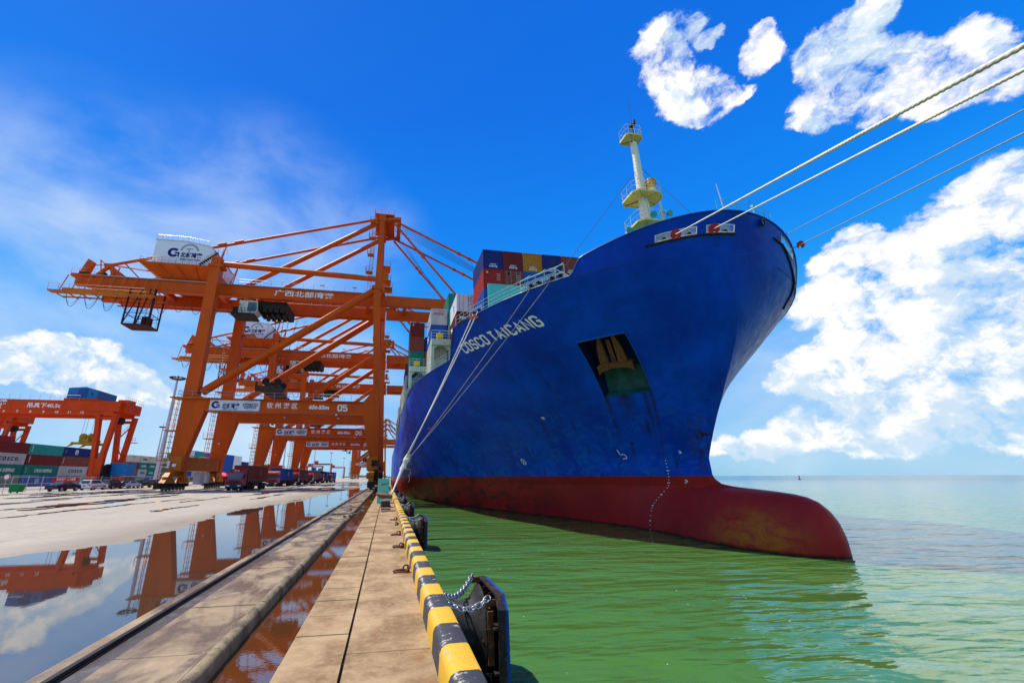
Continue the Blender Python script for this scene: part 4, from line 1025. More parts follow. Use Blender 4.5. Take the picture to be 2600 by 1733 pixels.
# ================================================================== ship-to-shore cranes
def crane_parts():
    t=empty('quay_crane',(0,0,0))
    # local frame: x from the waterside rail (0 at -3.0 world), y along the quay, near frame at y=0, far frame y=16
    X=lambda x:x+3.0
    O=lambda m,n,mat=ORANGE,parent=None,**k: m.build(n,mat,parent or t,**k)
    LX,WX=X(-34.15),X(-2.65)
    for y in(0,16):
        m=MB(); d=.85
        # landside leg: upper shaft leaning, flared foot
        m.prism([(X(-35.25),5.3),(X(-33.05),5.3),(X(-31.4),12.75),(X(-31.2),15.),(X(-33.05),15.6),(X(-33.45),42.3),(X(-35.15),42.3)],'y',y-d,y+d)
        m.box(X(-35.3),X(-33.0),y-d-.02,y+d+.02,2.9,5.35)
        m.box(X(-35.5),X(-32.9),y-d-.25,y+d+.25,40.2,40.7)
        lg=O(m,'leg')
        m=MB(); m.prism([(X(-1.75),5.3),(X(-3.3),5.3),(X(-4.9),12.75),(X(-5.0),15.),(X(-3.35),17.2),(X(-4.55),38.),(X(-3.15),38.)],'y',y-.8,y+.8)
        m.box(X(-3.35),X(-1.7),y-.83,y+.83,2.9,5.35); m.box(X(-4.9),X(-2.95),y-1.,y+1.,37.9,38.6)
        O(m,'leg')
        m=MB().box(X(-31.35),X(-4.85),y-.78,y+.78,12.8,15.0)
        m.box(X(-31.3),X(-4.95),y-1.25,y-.78,14.93,15.03)
        for x in(-24.,-17.5,-11.): m.box(X(x)-.05,X(x)+.05,y-.80,y+.80,12.8,15.02)
        pb=O(m,'portal_beam')
        m=MB().rail([(X(-35.8),y-1.2,15.05),(X(-4.9),y-1.2,15.05)],1.1,2.2,.035,1).rail([(X(-35.8),y-1.2,15.05),(X(-35.8),y+1.2,15.05)],1.1,1.2,.035,1)
        O(m,'railing',GALV,pb)
        O(MB().box(X(-36.9),X(-29.5),y-1.5,y-.86,14.88,15.04).box(X(-36.9),X(-35.3),y-1.5,y+1.4,14.9,15.05),'walkway',ORANGE2,pb)
        O(MB().tube((X(-32.6),y,16.2),(X(-4.6),y,37.6),.72,n=14),'brace',smooth=40)
        m=MB()
        for a in(.22,.34,.46,.58,.70): 
            p=Vector((X(-32.6),y,16.2)).lerp(Vector((X(-4.6),y,37.6)),a); d_=(Vector((28,0,21.4))).normalized(); m.tube(p-d_*.06,p+d_*.06,.78,n=14)
        a=Vector((X(-32.6),y,16.2)).lerp(Vector((X(-4.6),y,37.6)),.12)+Vector((0,-.3,.8)); b=Vector((X(-32.6),y,16.2)).lerp(Vector((X(-4.6),y,37.6)),.72)+Vector((0,-.3,.8)); m.tube(a,b,.03,n=4)
        O(m,'brace_ring',ORANGE2)
        O(MB().tube((X(-33.9),y,41.2),(X(-4.4),y,40.4),.55,n=12),'upper_tie',smooth=40)
        ys=4.6 if y==0 else 11.4
        m=MB().bar((X(-3.7),y,38.),(X(-3.9),ys+(-.6 if y==0 else .6),58.),1.3,1.1,(0,1,0),w1=.95,h1=.8)
        O(m,'mast_leg')
    # sills
    for x,mt in((LX,ORANGE2),(WX,ORANGE2)):
        m=MB().box(x-.95,x+.95,-1.0,17.,3.1,5.3)
        for y in np.arange(1.2,16,2.4): m.box(x-.98,x+.98,y-.06,y+.06,3.1,5.33)
        O(m,'sill_beam',mt)
    # bogies
    for x in(LX,WX):
        for yc in(0.,16.):
            s_=1 if yc==0 else -1
            m=MB()
            m.prism([(yc-3.6,2.1),(yc+3.6,2.1),(yc+2.6,2.75),(yc+.5,3.08),(yc-.5,3.08),(yc-2.6,2.75)],'x',x-.45,x+.45)
            for q in(-1,1):
                m.prism([(yc+q*2.5-1.9,1.15),(yc+q*2.5+1.9,1.15),(yc+q*2.5+.7,2.08),(yc+q*2.5-.7,2.08)],'x',x-.42,x+.42)
            m.cbox((x+.7,yc+s_*1.,2.4),(.5,.7,1.1)); m.cbox((x-.65,yc-.4,2.2),(.5,.9,1.0))
            bg_=O(m,'bogie',ORANGE2)
            m=MB()
            for w_ in np.arange(-4.1,4.3,1.17): m.box(x-.32,x+.32,yc+w_-.45,yc+w_+.45,.55,1.12)
            m.tube((x-.75,yc-4.7,.8),(x-.75,yc+4.7,.8),.05,n=5); m.tube((x+.75,yc-4.7,.8),(x+.75,yc+4.7,.8),.05,n=5)
            m.box(x-.5,x+.5,yc-s_*5.1-.25,yc-s_*5.1+.25,.35,1.25)
            O(m,'truck_frame',DARKST,bg_)
            w0=None
            for w_ in np.arange(-3.5,3.8,1.17):
                if w0 is None: w0=O(MB().tube((x-.13,yc+w_,.36),(x+.13,yc+w_,.36),.33,n=14),'wheel',pm('worn_wheel_steel',(.16,.15,.14),.45,.5),bg_); wy=w_
                else:
                    c=w0.copy(); COL.objects.link(c); c.parent=bg_; c.location=(0,w_-wy,0)
    O(MB().tube((LX-.9,-1.15,3.5),(LX-.9,-1.15,4.6),.18,n=8).cbox((LX-.1,-1.1,3.9),(.55,.08,.45)),'cable_reel_box',WHITE)
    O(MB().box(LX+.2,LX+1.25,6.4,8.0,.8,2.9).box(LX+.4,LX+1.2,9.5,10.6,1.0,2.8),'electrical_box',pm('grey_box_paint',(.48,.52,.52),.5))
    # girders and boom
    GT,GBt=38.35,36.05; YA,YB=3.6,11.4
    for yy,nm in((YA,'girder'),(YB,'girder')):
        m=MB().box(X(-56.2),X(-2.2),yy-.6,yy+.6,GBt,GT); m.box(X(-59.5),X(-56.2),yy-.5,yy+.5,36.4,38.0)
        for x in np.arange(-54,-3,6.4): m.box(X(x)-.04,X(x)+.04,yy-.63,yy+.63,GBt+.02,GT+.03)
        m.box(X(-57),X(-2.2),yy-(.9 if yy==YA else -.5),yy+(-.5 if yy==YA else .9),GBt-.22,GBt-.02)
        gd=O(m,nm)
        m=MB().rail([(X(-31),yy-.9 if yy==YA else yy+.9,GT+.05),(X(-4.5),yy-.9 if yy==YA else yy+.9,GT+.05)],1.15,2.,.03,1)
        m.box(X(-57),X(-4.5),yy-1.0 if yy==YA else yy+.62,yy-.62 if yy==YA else yy+1.0,GT-.06,GT+.04)
        for x in(-27.5,-20.5,-15.,-8.6): m.cbox((X(x),yy-1.0,GT+1.0),(.9,.25,.14))
        O(m,'railing',GALV,gd)
        m=MB().box(X(-2.0),X(50.),yy-.6,yy+.6,GBt+.3,GT-.1); m.box(X(-2.0),X(50),yy-.62,yy+.62,GBt,GBt+.28)
        for x in np.arange(4,50,6.4): m.box(X(x)-.04,X(x)+.04,yy-.63,yy+.63,GBt+.02,GT-.07)
        m.bar((X(14.),yy,GT),(X(14.),yy,GT+.9),1.1,.6,(0,1,0)); m.bar((X(38.),yy,GT),(X(38.),yy,GT+.9),1.1,.6,(0,1,0))
        bm_=O(m,'boom')
        m=MB().rail([(X(-1.5),yy-.9,GT-.05),(X(50),yy-.9,GT-.05)],1.1,3.2,.03,1); O(m,'railing',GALV,bm_)
    m=MB()
    for x in(-57.,-46.,-35.5,-30.,-6.,2.,24.,49.): m.box(X(x)-.4,X(x)+.4,YA+.6,YB-.6,GT-1.2,GT-.1)
    O(m,'cross_beam')
    letter('广西北部湾港',1.35,(X(-18.4),YA-.665,37.15),'-y',LETTERW,t,sx=1.42,bold=.02)
    # apex
    m=MB().box(X(-4.6),X(-3.1),3.2,12.8,56.6,58.3); m.box(X(-5.6),X(-1.2),3.4,12.6,58.3,58.5)
    m.bar((X(-3.6),4,57.2),(X(-.2),4,57.9),.7,.6); m.bar((X(-3.6),12,57.2),(X(-.2),12,57.9),.7,.6); m.box(X(-.6),X(.3),3.6,12.4,57.3,58.1)
    m.lathe([(.7,-.12),(.7,.12)],(X(-3.4),8,59.),axis='y',n=14)
    ax=O(m,'mast_head')
    O(MB().rail([(X(-5.6),3.4,58.5),(X(-1.2),3.4,58.5),(X(-1.2),12.6,58.5),(X(-5.6),12.6,58.5),(X(-5.6),3.4,58.5)],1.1,1.4,.035,1).tube((X(-3.4),5,58.5),(X(-3.4),5,61.7),.04,n=5),'railing',ORANGE2,ax)
    # stays
    for ys,z1 in((4.2,57.3),(11.8,57.3)):
        yg=YA if ys<8 else YB
        O(MB().tube((X(-4.3),ys,57.6),(X(-54.5),yg,41.1),.30,n=10).tube((X(-33.5),yg+(ys-yg)*.4,48.15),(X(-31.8),yg+(ys-yg)*.4,48.7),.42,n=10).tube((X(-36.5),yg+.1,47.2),(X(-35.),yg+.1,47.7),.42,n=10).tube((X(-34.8),yg,47.7),(X(-36.2),yg,37.7),.13,n=6).tube((X(-34.8),yg,47.7),(X(-37.9),yg+2,38.),.1,n=6),'backstay',smooth=40)
        O(MB().tube((X(-4.),ys,57.),(X(-31.),yg,37.7),.50,n=12),'backstay',smooth=40)
        for zt,xb in((57.4,38.),(56.8,14.)):
            a=Vector((X(-1.2),ys,zt)); b=Vector((X(xb),yg,38.5)); m=MB().tube(a,b,.26,n=8)
            for f_ in(.38,.44): p=a.lerp(b,f_); d_=(b-a).normalized(); m.tube(p-d_*.35,p+d_*.35,.40,n=8)
            O(m,'forestay',smooth=40)
    m=MB()
    for i in range(6): m.tube((X(-1.),5+i*.9,58.3),(X(33.+i*.8),6.2+i*.6,39.3),.045,n=4)
    for i in range(3): m.tube((X(-1.),5.6+i*1.6,56.),(X(11+i),6.+i,38.),.035,n=4)
    m.tube((X(-4.2),8,56.8),(X(-29),8,44.6),.035,n=4)
    O(m,'hoist_rope',GREYC)
    # tail frame and gantry at the back end
    m=MB()
    for yy in(YA,YB):
        m.bar((X(-54.5),yy,41.2),(X(-56.8),yy,38.3),.55,.5,(0,1,0)); m.bar((X(-54.5),yy,41.2),(X(-53.6),yy,38.3),.55,.5,(0,1,0))
        m.tube((X(-54.5),yy,41.0),(X(-46.),yy,40.2),.12,n=6); m.tube((X(-52.5),yy,41.8),(X(-48.5),yy,38.),.13,n=6); m.tube((X(-53),yy,40.6),(X(-53.4),yy,38.3),.13,n=6)
    m.box(X(-55.9),X(-55.1),YA,YB,40.8,41.4)
    m.prism([(X(-60.1),38.1),(X(-58.5),38.1),(X(-57.8),41.6),(X(-58.9),42.2)],'y',YA+.2,YA+1.0); m.prism([(X(-60.1),38.1),(X(-58.5),38.1),(X(-57.8),41.6),(X(-58.9),42.2)],'y',YB-1.,YB-.2)
    m.box(X(-60.6),X(-55.5),YA-.4,YB+.4,38.2,38.75)
    m.bar((X(-56.6),YA,42.),(X(-55.6),YA,38.),.14); m.bar((X(-56.6),YA,42.),(X(-52.),YA,38.),.16); m.bar((X(-57.5),YA,40.8),(X(-56.),YA,40.9),.14)
    m.cbox((X(-57.5),YA+2,38.8),(2.2,1.4,1.2))
    O(m,'tail_frame')
    O(MB().lathe([(.6,-.1),(.6,.1)],(X(-56.),YA+1,39.3),axis='y',n=12).cbox((X(-58.6),YA-.2,38.8),(1.6,.1,.7)),'winch',DARKST)
    m=MB().box(X(-61.3),X(-44.),YA-3.3,YA-2.0,33.75,34.0).box(X(-61.3),X(-44.),YA+.4,YA+.8,34.1,34.3)
    for x in np.arange(-61,-44,2.1): m.box(X(x),X(x)+.15,YA-2.,YA+.5,33.85,34.0)
    m.box(X(-60.),X(-45.),YA-2.05,YA-1.7,34.05,34.95)
    for x in np.arange(-60.4,-44,1.9): m.tube((X(x),YA-2.2,33.8),(X(x),YA-1.,38.0),.10,n=5)
    cw=O(m,'tail_walkway',ORANGE2)
    O(MB().rail([(X(-61.3),YA-3.3,34.),(X(-45.),YA-3.3,34.)],1.2,1.6,.035,1).rail([(X(-60.6),YA-.4,38.75),(X(-55.5),YA-.4,38.75)],1.1,1.4,.03,1),'railing',ORANGE2,cw)
    # festoon loops
    m=MB()
    for i,x in enumerate(list(np.arange(-58.5,-33.5,3.0))+[-31.2,-28.6]):
        w=1.25; dp=2.6+.25*(i%3)
        for k_ in range(2): m.path([(X(x)+w*u_,YA-1.15-k_*.12,34.3-(dp-k_*.5)*(1-u_*u_)) for u_ in np.linspace(-1,1,13)],.05 if k_==0 else .025,4)
    O(m,'festoon_cable',GREYC)
    # maintenance cage hanging under the tail
    m=MB(); x0,x1,y0,y1,z0,z1=X(-48.7),X(-44.5),YA-2.4,YA+1.0,28.5,35.6
    P=[(x0,y0),(x1,y0),(x1,y1),(x0,y1)]
    for a,b in zip(P,P[1:]+P[:1]):
        m.bar((*a,z0),(*a,z1),.22); m.bar((*a,z0),(*b,z0),.22); m.bar((*a,z0+2.2),(*b,z0+2.2),.1)
    m.bar((*P[0],z0),((x0+x1)/2,y0,z1),.14); m.bar((x0+2.2,y0,z0),(x0+3.4,y0,z1),.18); m.bar((x0+4.4,y0,z0),(x0+4.4,y0,z1),.14)
    m.box(x0,x1,y0,y1,z0-.1,z0+.05)
    for x in np.arange(x0+3,x1,.9): m.bar((x,y0+1,z0),(x,y0+1,z0+3.6),.06)
    for zz in(28.,29.2,30.4): m.bar((x0+3,y0+1,zz),(x1,y0+1,zz),.06)
    m.cbox((x0+3.0,y0+1.8,z0+1.),(1.2,1.4,1.8))
    for x in np.arange(x0+.6,x1,.8): m.tube((x,y1,z0),(x,y1,z0+3.2),.035,n=4)
    for zz in(28.9,30.,31.1): m.tube((x0,y1,zz),(x1,y1,zz),.035,n=4); m.tube((x0,y0,zz),(x1,y0,zz),.035,n=4)
    O(m,'maintenance_cage',pm('dark_red_cage_steel',(.055,.012,.008),.6,0,.3,1.5))
    # machinery house
    hx0,hx1,hy0,hy1=X(-47.2),X(-36.6),2.4,13.2
    m=MB().prism([(hx0,41.3),(hx1+.2,41.3),(hx1+.2,45.3),(hx1-.9,46.1),(hx0+5.6,46.75),(hx0,46.75)],'y',hy0,hy1)
    hs_=O(m,'machinery_house',HOUSE)
    O(MB().prism([(hx0-.15,46.75),(hx0+5.6,46.75),(hx1-.9,46.1),(hx1+.35,45.25),(hx1+.35,45.4),(hx1-.85,46.25),(hx0+5.6,46.9),(hx0-.15,46.9)],'y',hy0-.15,hy1+.15),'roof',pm('pale_grey_roof',(.55,.60,.64),.5),hs_)
    O(MB().rail([(hx0,hy0,46.9),(hx0+5.6,hy0,46.9),(hx1-.9,hy0,46.25)],1.0,.95,.03,0).rail([(hx0,hy1,46.9),(hx1-.9,hy1,46.25)],1.,1.2,.03,0),'roof_railing',GALV,hs_)
    g_logo(1.0,(hx0+3.5,hy0-.03,44.2),'-y',NAVYL,hs_)
    letter('北部湾港',1.15,(hx0+6.75,hy0-.03,43.75),'-y',NAVYL,hs_,sx=.85,bold=.04); letter('BEIBU GULF PORT',.52,(hx0+6.75,hy0-.03,42.85),'-y',NAVYL,hs_,sx=.88,bold=.03)
    m=MB(); ring_geo(m,1.35,1.75,Vector((hx0+6.3,hy0-.03,44.6)),Vector((1,0,0)),Vector((0,0,1)),22,R(10),R(175));
    m.add([(hx0+5.6,hy0-.03,45.0),(hx0+6.9,hy0-.03,45.15),(hx0+6.8,hy0-.03,45.35),(hx0+5.7,hy0-.03,45.3)],[(0,1,2,3)]); m.add([(hx0+6.05,hy0-.03,44.5),(hx0+6.3,hy0-.03,44.5),(hx0+6.3,hy0-.03,45.0),(hx0+6.05,hy0-.03,45.0)],[(0,1,2,3)])
    m.build('emblem',pm('grey_emblem',(.30,.34,.40),.6),hs_,recalc=False)
    m=MB(); zt,zb=41.3,40.95; a=[(hx0-1.3,hy0-1.2),(hx1+1.,hy0-1.2),(hx1+1.,hy1+1.2),(hx0-1.3,hy1+1.2)]; b=[(hx0+2.6,hy0+1.2),(hx1+.4,hy0+1.2),(hx1+.4,hy1-1.2),(hx0+2.6,hy1-1.2)]
    m.box(a[0][0],a[1][0],a[0][1],a[2][1],zb,zt-.01)
    m.add([(*p,zb-.01) for p in a]+[(*p,38.45) for p in b],[(0,1,5,4),(1,2,6,5),(2,3,7,6),(3,0,4,7),(4,5,6,7)])
    for f_ in(.25,.5,.75):
        q=lambda A,B,f_:(A[0]+(B[0]-A[0])*f_,A[1]+(B[1]-A[1])*f_)
        p0=q(a[0],a[1],f_);p1=q(b[0],b[1],f_); m.bar((*p0,zb-.08),(*p1,38.4),.18,.3,(0,1,0))
    pl=O(m,'house_platform')
    O(MB().rail([(a[0][0],a[0][1],zt),(a[1][0]-3,a[1][1],zt)],1.1,1.3,.03,1).rail([(a[1][0],a[1][1],zt),(a[2][0],a[2][1],zt)],1.1,1.5,.03,1).rail([(a[0][0],a[3][1],zt),a[0]+(zt,)],1.1,1.5,.03,1).rail([(X(-38.),hy0-1.,41.3),(X(-35.2),hy0-1.,44.2),(X(-33.6),hy0-1.,44.2)],1.,.8,.03,1),'railing',ORANGE2,pl)
    m=MB()
    for i in range(10): m.cbox((X(-38.)+i*.3,hy0-1.,41.5+i*.29),(.3,.8,.06))
    m.bar((X(-38.),hy0-1.3,41.3),(X(-35.1),hy0-1.3,44.2),.08,.22); O(m,'stair',DARKST,pl)
    # trolley, cab
    m=MB().box(X(-27.4),X(-21.8),YA+.7,YB-.7,34.4,35.8)
    for x in np.arange(-27,-22,1.1): m.cbox((X(x),YA+1.,34.2),(.8,.5,.9)); m.cbox((X(x)+.3,YB-1.,34.2),(.7,.5,.8)); m.tube((X(x),6,33.9),(X(x),9,33.9),.35,n=8)
    m.box(X(-22.2),X(-21.6),YA+.6,YB-.6,33.9,35.5)
    O(m,'trolley',DARKST)
    cx0,cx1,cy0,cy1=X(-30.4),X(-27.2),YA-.4,YA+2.4
    m=MB().prism([(cx0,32.40),(cx1-.5,32.40),(cx1+.35,33.30),(cx1+.1,35.30),(cx0,35.30)],'y',cy0,cy1); cb=O(m,'operator_cab',pm('cream_cab_paint',(.62,.60,.50),.5,0,.1,2.))
    O(MB().prism([(cx0+1.65,33.10),(cx1+.0,33.10),(cx1+.18,33.40),(cx1+.0,35.00),(cx0+1.65,35.00)],'y',cy0-.03,cy0-.005).prism([(cx1+.36,33.40),(cx1+.15,35.10),(cx1+.19,35.10),(cx1+.40,33.40)],'y',cy0+.2,cy1-.2),'window',GLASS,cb)
    O(MB().box(cx0-1.0,cx1,cy0-.9,cy1+.3,32.00,32.35).rail([(cx0-1.,cy0-.9,32.35),(cx1,cy0-.9,32.35)],1.,.8,.03,1).cbox((cx0-.5,cy0+.6,33.10),(.9,1.5,1.4)),'cab_platform',DARKST,cb)
    O(MB().bar((cx0+.4,cy0+.3,35.30),(cx0+.4,cy0+.3,35.80),.25).bar((cx1-.6,cy1-.3,35.30),(cx1-.6,cy1-.3,35.80),.25).bar((cx0+.4,cy1-.3,35.30),(cx0+.4,cy1-.3,35.80),.25).bar((cx1-.6,cy0+.3,35.30),(cx1-.6,cy0+.3,35.80),.25),'hanger',DARKST,cb)
    # hoist ropes and spreader
    m=MB()
    for x,y in((-25.4,5.5),(-25,9.5),(-23.8,5.5),(-23.4,9.5),(-21.2,5.5),(-20.8,9.5),(-19.4,5.5),(-19,9.5),(-22.6,6.6),(-22.2,8.4)): m.tube((X(x),y,34.),(X(-22.8+(x+22.2)*.45),7.5+(y-7.5)*.9,20.3),.028,n=4)
    O(m,'hoist_rope',GREYC)
    m=MB().box(X(-24.2),X(-21.4),1.2,13.8,17.3,17.9).box(X(-24.4),X(-21.2),1.0,1.5,16.9,17.9).box(X(-24.4),X(-21.2),13.5,14.,16.9,17.9).box(X(-24.),X(-21.6),5.,10.,17.9,19.)
    m.box(X(-24.6),X(-24.3),1.4,1.7,17.2,18.7)
    sp=O(m,'spreader',pm('dark_spreader_steel',(.045,.03,.022),.6,.1,.4,1.5,(.30,.16,.02),.4))
    for x,y in((-24.,5.4),(-21.8,5.4),(-24.,9.6),(-21.8,9.6)): O(MB().lathe([(.62,-.12),(.7,-.1),(.7,.1),(.62,.12)],(X(x),y,19.6),axis='y',n=14),'sheave',DARKST,sp)
    # sign on the portal beam
    sg=O(MB().box(X(-30.7),X(-22.6),-.9,-.785,12.98,14.75),'sign_board',pm('white_sign',(.68,.70,.72),.5,0,.06,1.))
    O(MB().box(X(-30.8),X(-22.5),-.86,-.78,12.9,12.98).box(X(-30.8),X(-22.5),-.86,-.78,14.75,14.83),'sign_frame',pm('grey_frame',(.30,.30,.30),.5),sg)
    g_logo(.62,(X(-29.75),-.91,13.92),'-y',NAVYL,sg)
    letter('北部湾港',.92,(X(-27.3),-.91,13.72),'-y',NAVYL,sg,sx=.75,bold=.04); letter('BEIBU GULF PORT',.36,(X(-27.3),-.91,13.17),'-y',NAVYL,sg,sx=.83,bold=.02)
    cl_=pm('blue_red_globe',(.05,.06,.20),.6); m=MB(); c=Vector((X(-24.15),-.91,13.88))
    for rx in(1.0,.62,.28): ring_geo(m,.78*rx/1.0 if rx==1. else .70*rx,.82*rx if rx==1. else .74*rx,c,Vector((1,0,0)),Vector((0,0,1)),24)
    m.build('globe_emblem',cl_,sg,recalc=False)
    letter('COSCO',.68,(X(-24.15),-.925,13.98),'-y',NAVYL,sg,sx=1.05,bold=.04); letter('SHIPPING',.42,(X(-24.15),-.925,13.52),'-y',NAVYL,sg,sx=1.15,bold=.03)
    letter('钦 州 港 区',1.08,(X(-18.9),-.81,13.95),'-y',LETTERW,t,sx=1.0,bold=.02)
    letter('65t-55m',.92,(X(-12.6),-.81,13.85),'-y',LETTERW,t,sx=1.1,bold=.05)
    # ladders, stairs, landings
    m=MB()
    for yy in(-.4,15.4):
        m.ladder((X(-36.3),yy,1.2),(X(-36.1),yy,15.),.75,(1,0,0),.9,.05); m.ladder((X(-36.3),yy+1.1,1.2),(X(-36.1),yy+1.1,15.),.75,(1,0,0),.9,.05)
        for z in(4.6,9.4): m.box(X(-37.),X(-35.2),yy-.8,yy+1.3,z,z+.12); m.rail([(X(-37.),yy-.8,z+.12),(X(-35.3),yy-.8,z+.12)],1.1,.8,.035,1)
    O(m,'ladder',ORANGE2)
    m=MB()
    for z in(19.,24.,29.): m.box(X(-36.4),X(-35.2),14.6,17.,z,z+.12); m.rail([(X(-36.4),14.6,z+.12),(X(-35.2),14.6,z+.12)],1.1,.6,.035,1); m.ladder((X(-36.2),14.8,z-4.6),(X(-35.9),14.8,z),.7,(1,0,0),.5,.04)
    for z in(32.,): m.box(X(-33.2),X(-30.6),15,17,z,z+.15); m.bar((X(-33.2),16,z+.1),(X(-31.),16,30.),.2)
    O(m,'landing',ORANGE2)
    m=MB()
    for i,z in enumerate(np.arange(42.,57.,4.6)):
        f_=(z-38)/20; yl=-.2+4.*f_; x=X(-5.5)
        m.box(x-.9,x+.5,yl-.7,yl+.7,z,z+.14); m.rail([(x-.9,yl-.7,z+.14),(x+.5,yl-.7,z+.14)],1.1,.7,.04,1); m.rail([(x-.9,yl-.7,z+.14),(x-.9,yl+.7,z+.14)],1.1,.7,.04,1)
        m.ladder((x-.1,yl-.5,z-4.6),(x+.1,yl+.1,z),.7,(1,0,0),.32,.045)
    O(m,'mast_ladder',ORANGE2)
    m=MB()
    for z,w in((39.2,2.),(40.8,1.6),(44.,1.4)): m.box(X(-2.9),X(-2.9)+w,1.,4.,z,z+.14); m.rail([(X(-2.9),1.,z+.14),(X(-2.9)+w,1.,z+.14),(X(-2.9)+w,4.,z+.14)],1.1,.7,.035,1)
    m.cbox((X(-2.3),2.,42.),(1.,.9,1.6)); m.cbox((X(-2.6),1.6,38.6),(.6,1.2,1.4))
    O(m,'mast_landing',ORANGE2)
    O(MB().cbox((X(-2.3),-1.05,4.3),(1.0,.5,1.0)).cbox((X(-2.0),-1.,2.3),(.8,.5,1.9)),'equipment_box',DARKST)
    O(MB().cbox((X(-2.4),-.9,3.9),(.9,.12,.3)),'lamp',pm('white_lamp_glass',(.8,.8,.78),.3))
    for x,y,z in((-22.,15.1,14.),(-11,15.1,14.),(-9.5,-.95,12.6),(-33.9,15.,8.5)): O(MB().cbox((X(x),y,z),(.35,.3,.3)),'floodlight',GALV)
    return t
c0=crane_parts()
def number(cr,s_):
    q=block_letter(s_,.98,.62,.26,.30,(-5.55,-.81,13.86),'-y',LETTERW,cr)
GC='orange ship to shore cranes along the quay'
for i,(y,no,lab) in enumerate(((78.,'05','nearest orange quay crane, marked 05 on its portal beam'),(123.3,'06','second orange quay crane, marked 06, behind the one marked 05'),(168.8,'07','third orange quay crane, marked 07 on its portal beam'),
      (433.,'08','pale orange quay crane far down the quay, first beyond the one marked 07'),(472.,'10','distant quay crane seen through the legs of the one before it'),(522.,'11','farthest distant quay crane at the end of the quay'))):
    cr=c0 if i==0 else copy_tree(c0)
    cr.location=(-3.0,y,0.); tag(cr,lab,'crane',GC); cr['n']=no
for o in list(COL.objects):
    if o.name.startswith('quay_crane') and o.get('n'):
        if o['n'] in('05','06','07'): number(o,o['n'])
        del o['n']
# ================================================================== containers
CC=dict(darkred=(.16,.018,.016),red=(.36,.022,.018),brown=(.22,.050,.030),rust=(.30,.095,.055),green=(.010,.19,.135),teal=(.02,.28,.25),navy=(.010,.022,.135),blue=(.010,.085,.36),grey=(.42,.43,.42),
        white=(.72,.73,.72),beige=(.52,.48,.38),ochre=(.44,.17,.018),lightblue=(.05,.32,.62),cream=(.62,.60,.50),olive=(.20,.24,.17),pink=(.48,.12,.10))
def cmat(c): return pm('container_paint_'+c,CC[c],.5,0,.13,.7,(.10,.05,.03),.26,stretch=(1,1,.4))
def corr(L,wd,h,ends=True):
    """corrugated steel box along y, standing on z=0"""
    m=MB(); x=wd/2; y=L/2; d=.045
    def wall(P0,P1,nrm,n):
        a=Vector(P0);b=Vector(P1); k_=[];
        for i in range(n):
            for f_,o in((0,0),(.30,0),(.5,d),(.80,d)): k_.append((( i+f_)/n,o))
        k_.append((1,0)); vs=[]
        for f_,o in k_:
            p=a.lerp(b,f_)-Vector(nrm)*(o+.012); vs+=[(p.x,p.y,.16),(p.x,p.y,h-.12)]
        m.add(vs,[(2*i,2*i+2,2*i+3,2*i+1) for i in range(len(k_)-1)])
    ns=int(L/.30)
    wall((x,-y+.08,0),(x,y-.08,0),(1,0,0),ns); wall((-x,y-.08,0),(-x,-y+.08,0),(-1,0,0),ns)
    wall((-x+.08,-y,0),(x-.08,-y,0),(0,-1,0),8); wall((x-.08,y,0),(-x+.08,y,0),(0,1,0),8)
    m.box(-x+.03,x-.03,-y+.03,y-.03,h-.05,h-.015); m.box(-x+.05,x-.05,-y+.05,y-.05,.10,.14)
    for sx in(-1,1):
        m.box(sx*x-.05-.03*(sx>0)+.0,sx*x+.05-.02*(sx>0)*1.5,-y+.08,y-.08,.0,.16) if False else m.box(min(sx*x,sx*(x-.07)),max(sx*x,sx*(x-.07)),-y+.08,y-.08,.01,.165)
        m.box(min(sx*x,sx*(x-.06)),max(sx*x,sx*(x-.06)),-y+.08,y-.08,h-.13,h-.01)
        for sy in(-1,1):
            m.box(min(sx*x,sx*(x-.10)),max(sx*x,sx*(x-.10)),min(sy*y,sy*(y-.10)),max(sy*y,sy*(y-.10)),.0,h)
    for sy in(-1,1):
        m.box(-x+.1,x-.1,min(sy*y,sy*(y-.06)),max(sy*y,sy*(y-.06)),.01,.165); m.box(-x+.1,x-.1,min(sy*y,sy*(y-.06)),max(sy*y,sy*(y-.06)),h-.13,h-.01)
    return m
CH=2.59
_cm={}
for L,nm in((12.19,'long'),(6.06,'short')):
    o=corr(L,2.44,CH-.03).build('container',cmat('grey'),recalc=True); _cm[L]=o.data; bpy.data.objects.remove(o)
for me in _cm.values(): pass
DOORG=pm('door_bar_steel',(.30,.29,.28),.5,.3)
def cont(c,x,y,z,L,label,group,name='container',sy=1.,rz=0.):
    o=bpy.data.objects.new(name,_cm[L]); COL.objects.link(o); o.location=(x,y,z); o.scale=(1,sy,1); o.rotation_euler=(0,0,rz)
    o.material_slots[0].link='OBJECT'; o.material_slots[0].material=cmat(c); o['paint']=c
    return tag(o,label,'container',group)
def ctext(o,body,size,dy,dz,face,mat,L,sx=1.,bold=.03,vertical=False):
    off=1.235
    pos={'+x':(off,dy,dz),'-x':(-off,dy,dz),'-y':(dy,-L/2-.012,dz)}[face]
    letter(body,size,pos,face,mat,o,sx=sx,bold=bold,vertical=vertical)
def globe(o,dy,dz,r,face,mat):
    off=1.235; m=MB(); ex,ey=[Vector(a) for a in FACE[face]]; c=Vector((off if face=='+x' else -off,dy,dz))
    ring_geo(m,r*.86,r,c,ex,ey,22)
    for s_ in(-.45,0,.45): m.add([c+ex*r*a+ey*(r*s_+b) for a,b in((-.8,-.06*r*2),(.8,-.06*r*2),(.8,.06*r*2),(-.8,.06*r*2))],[(0,1,2,3)])
    m.build('logo',mat,o,recalc=False)
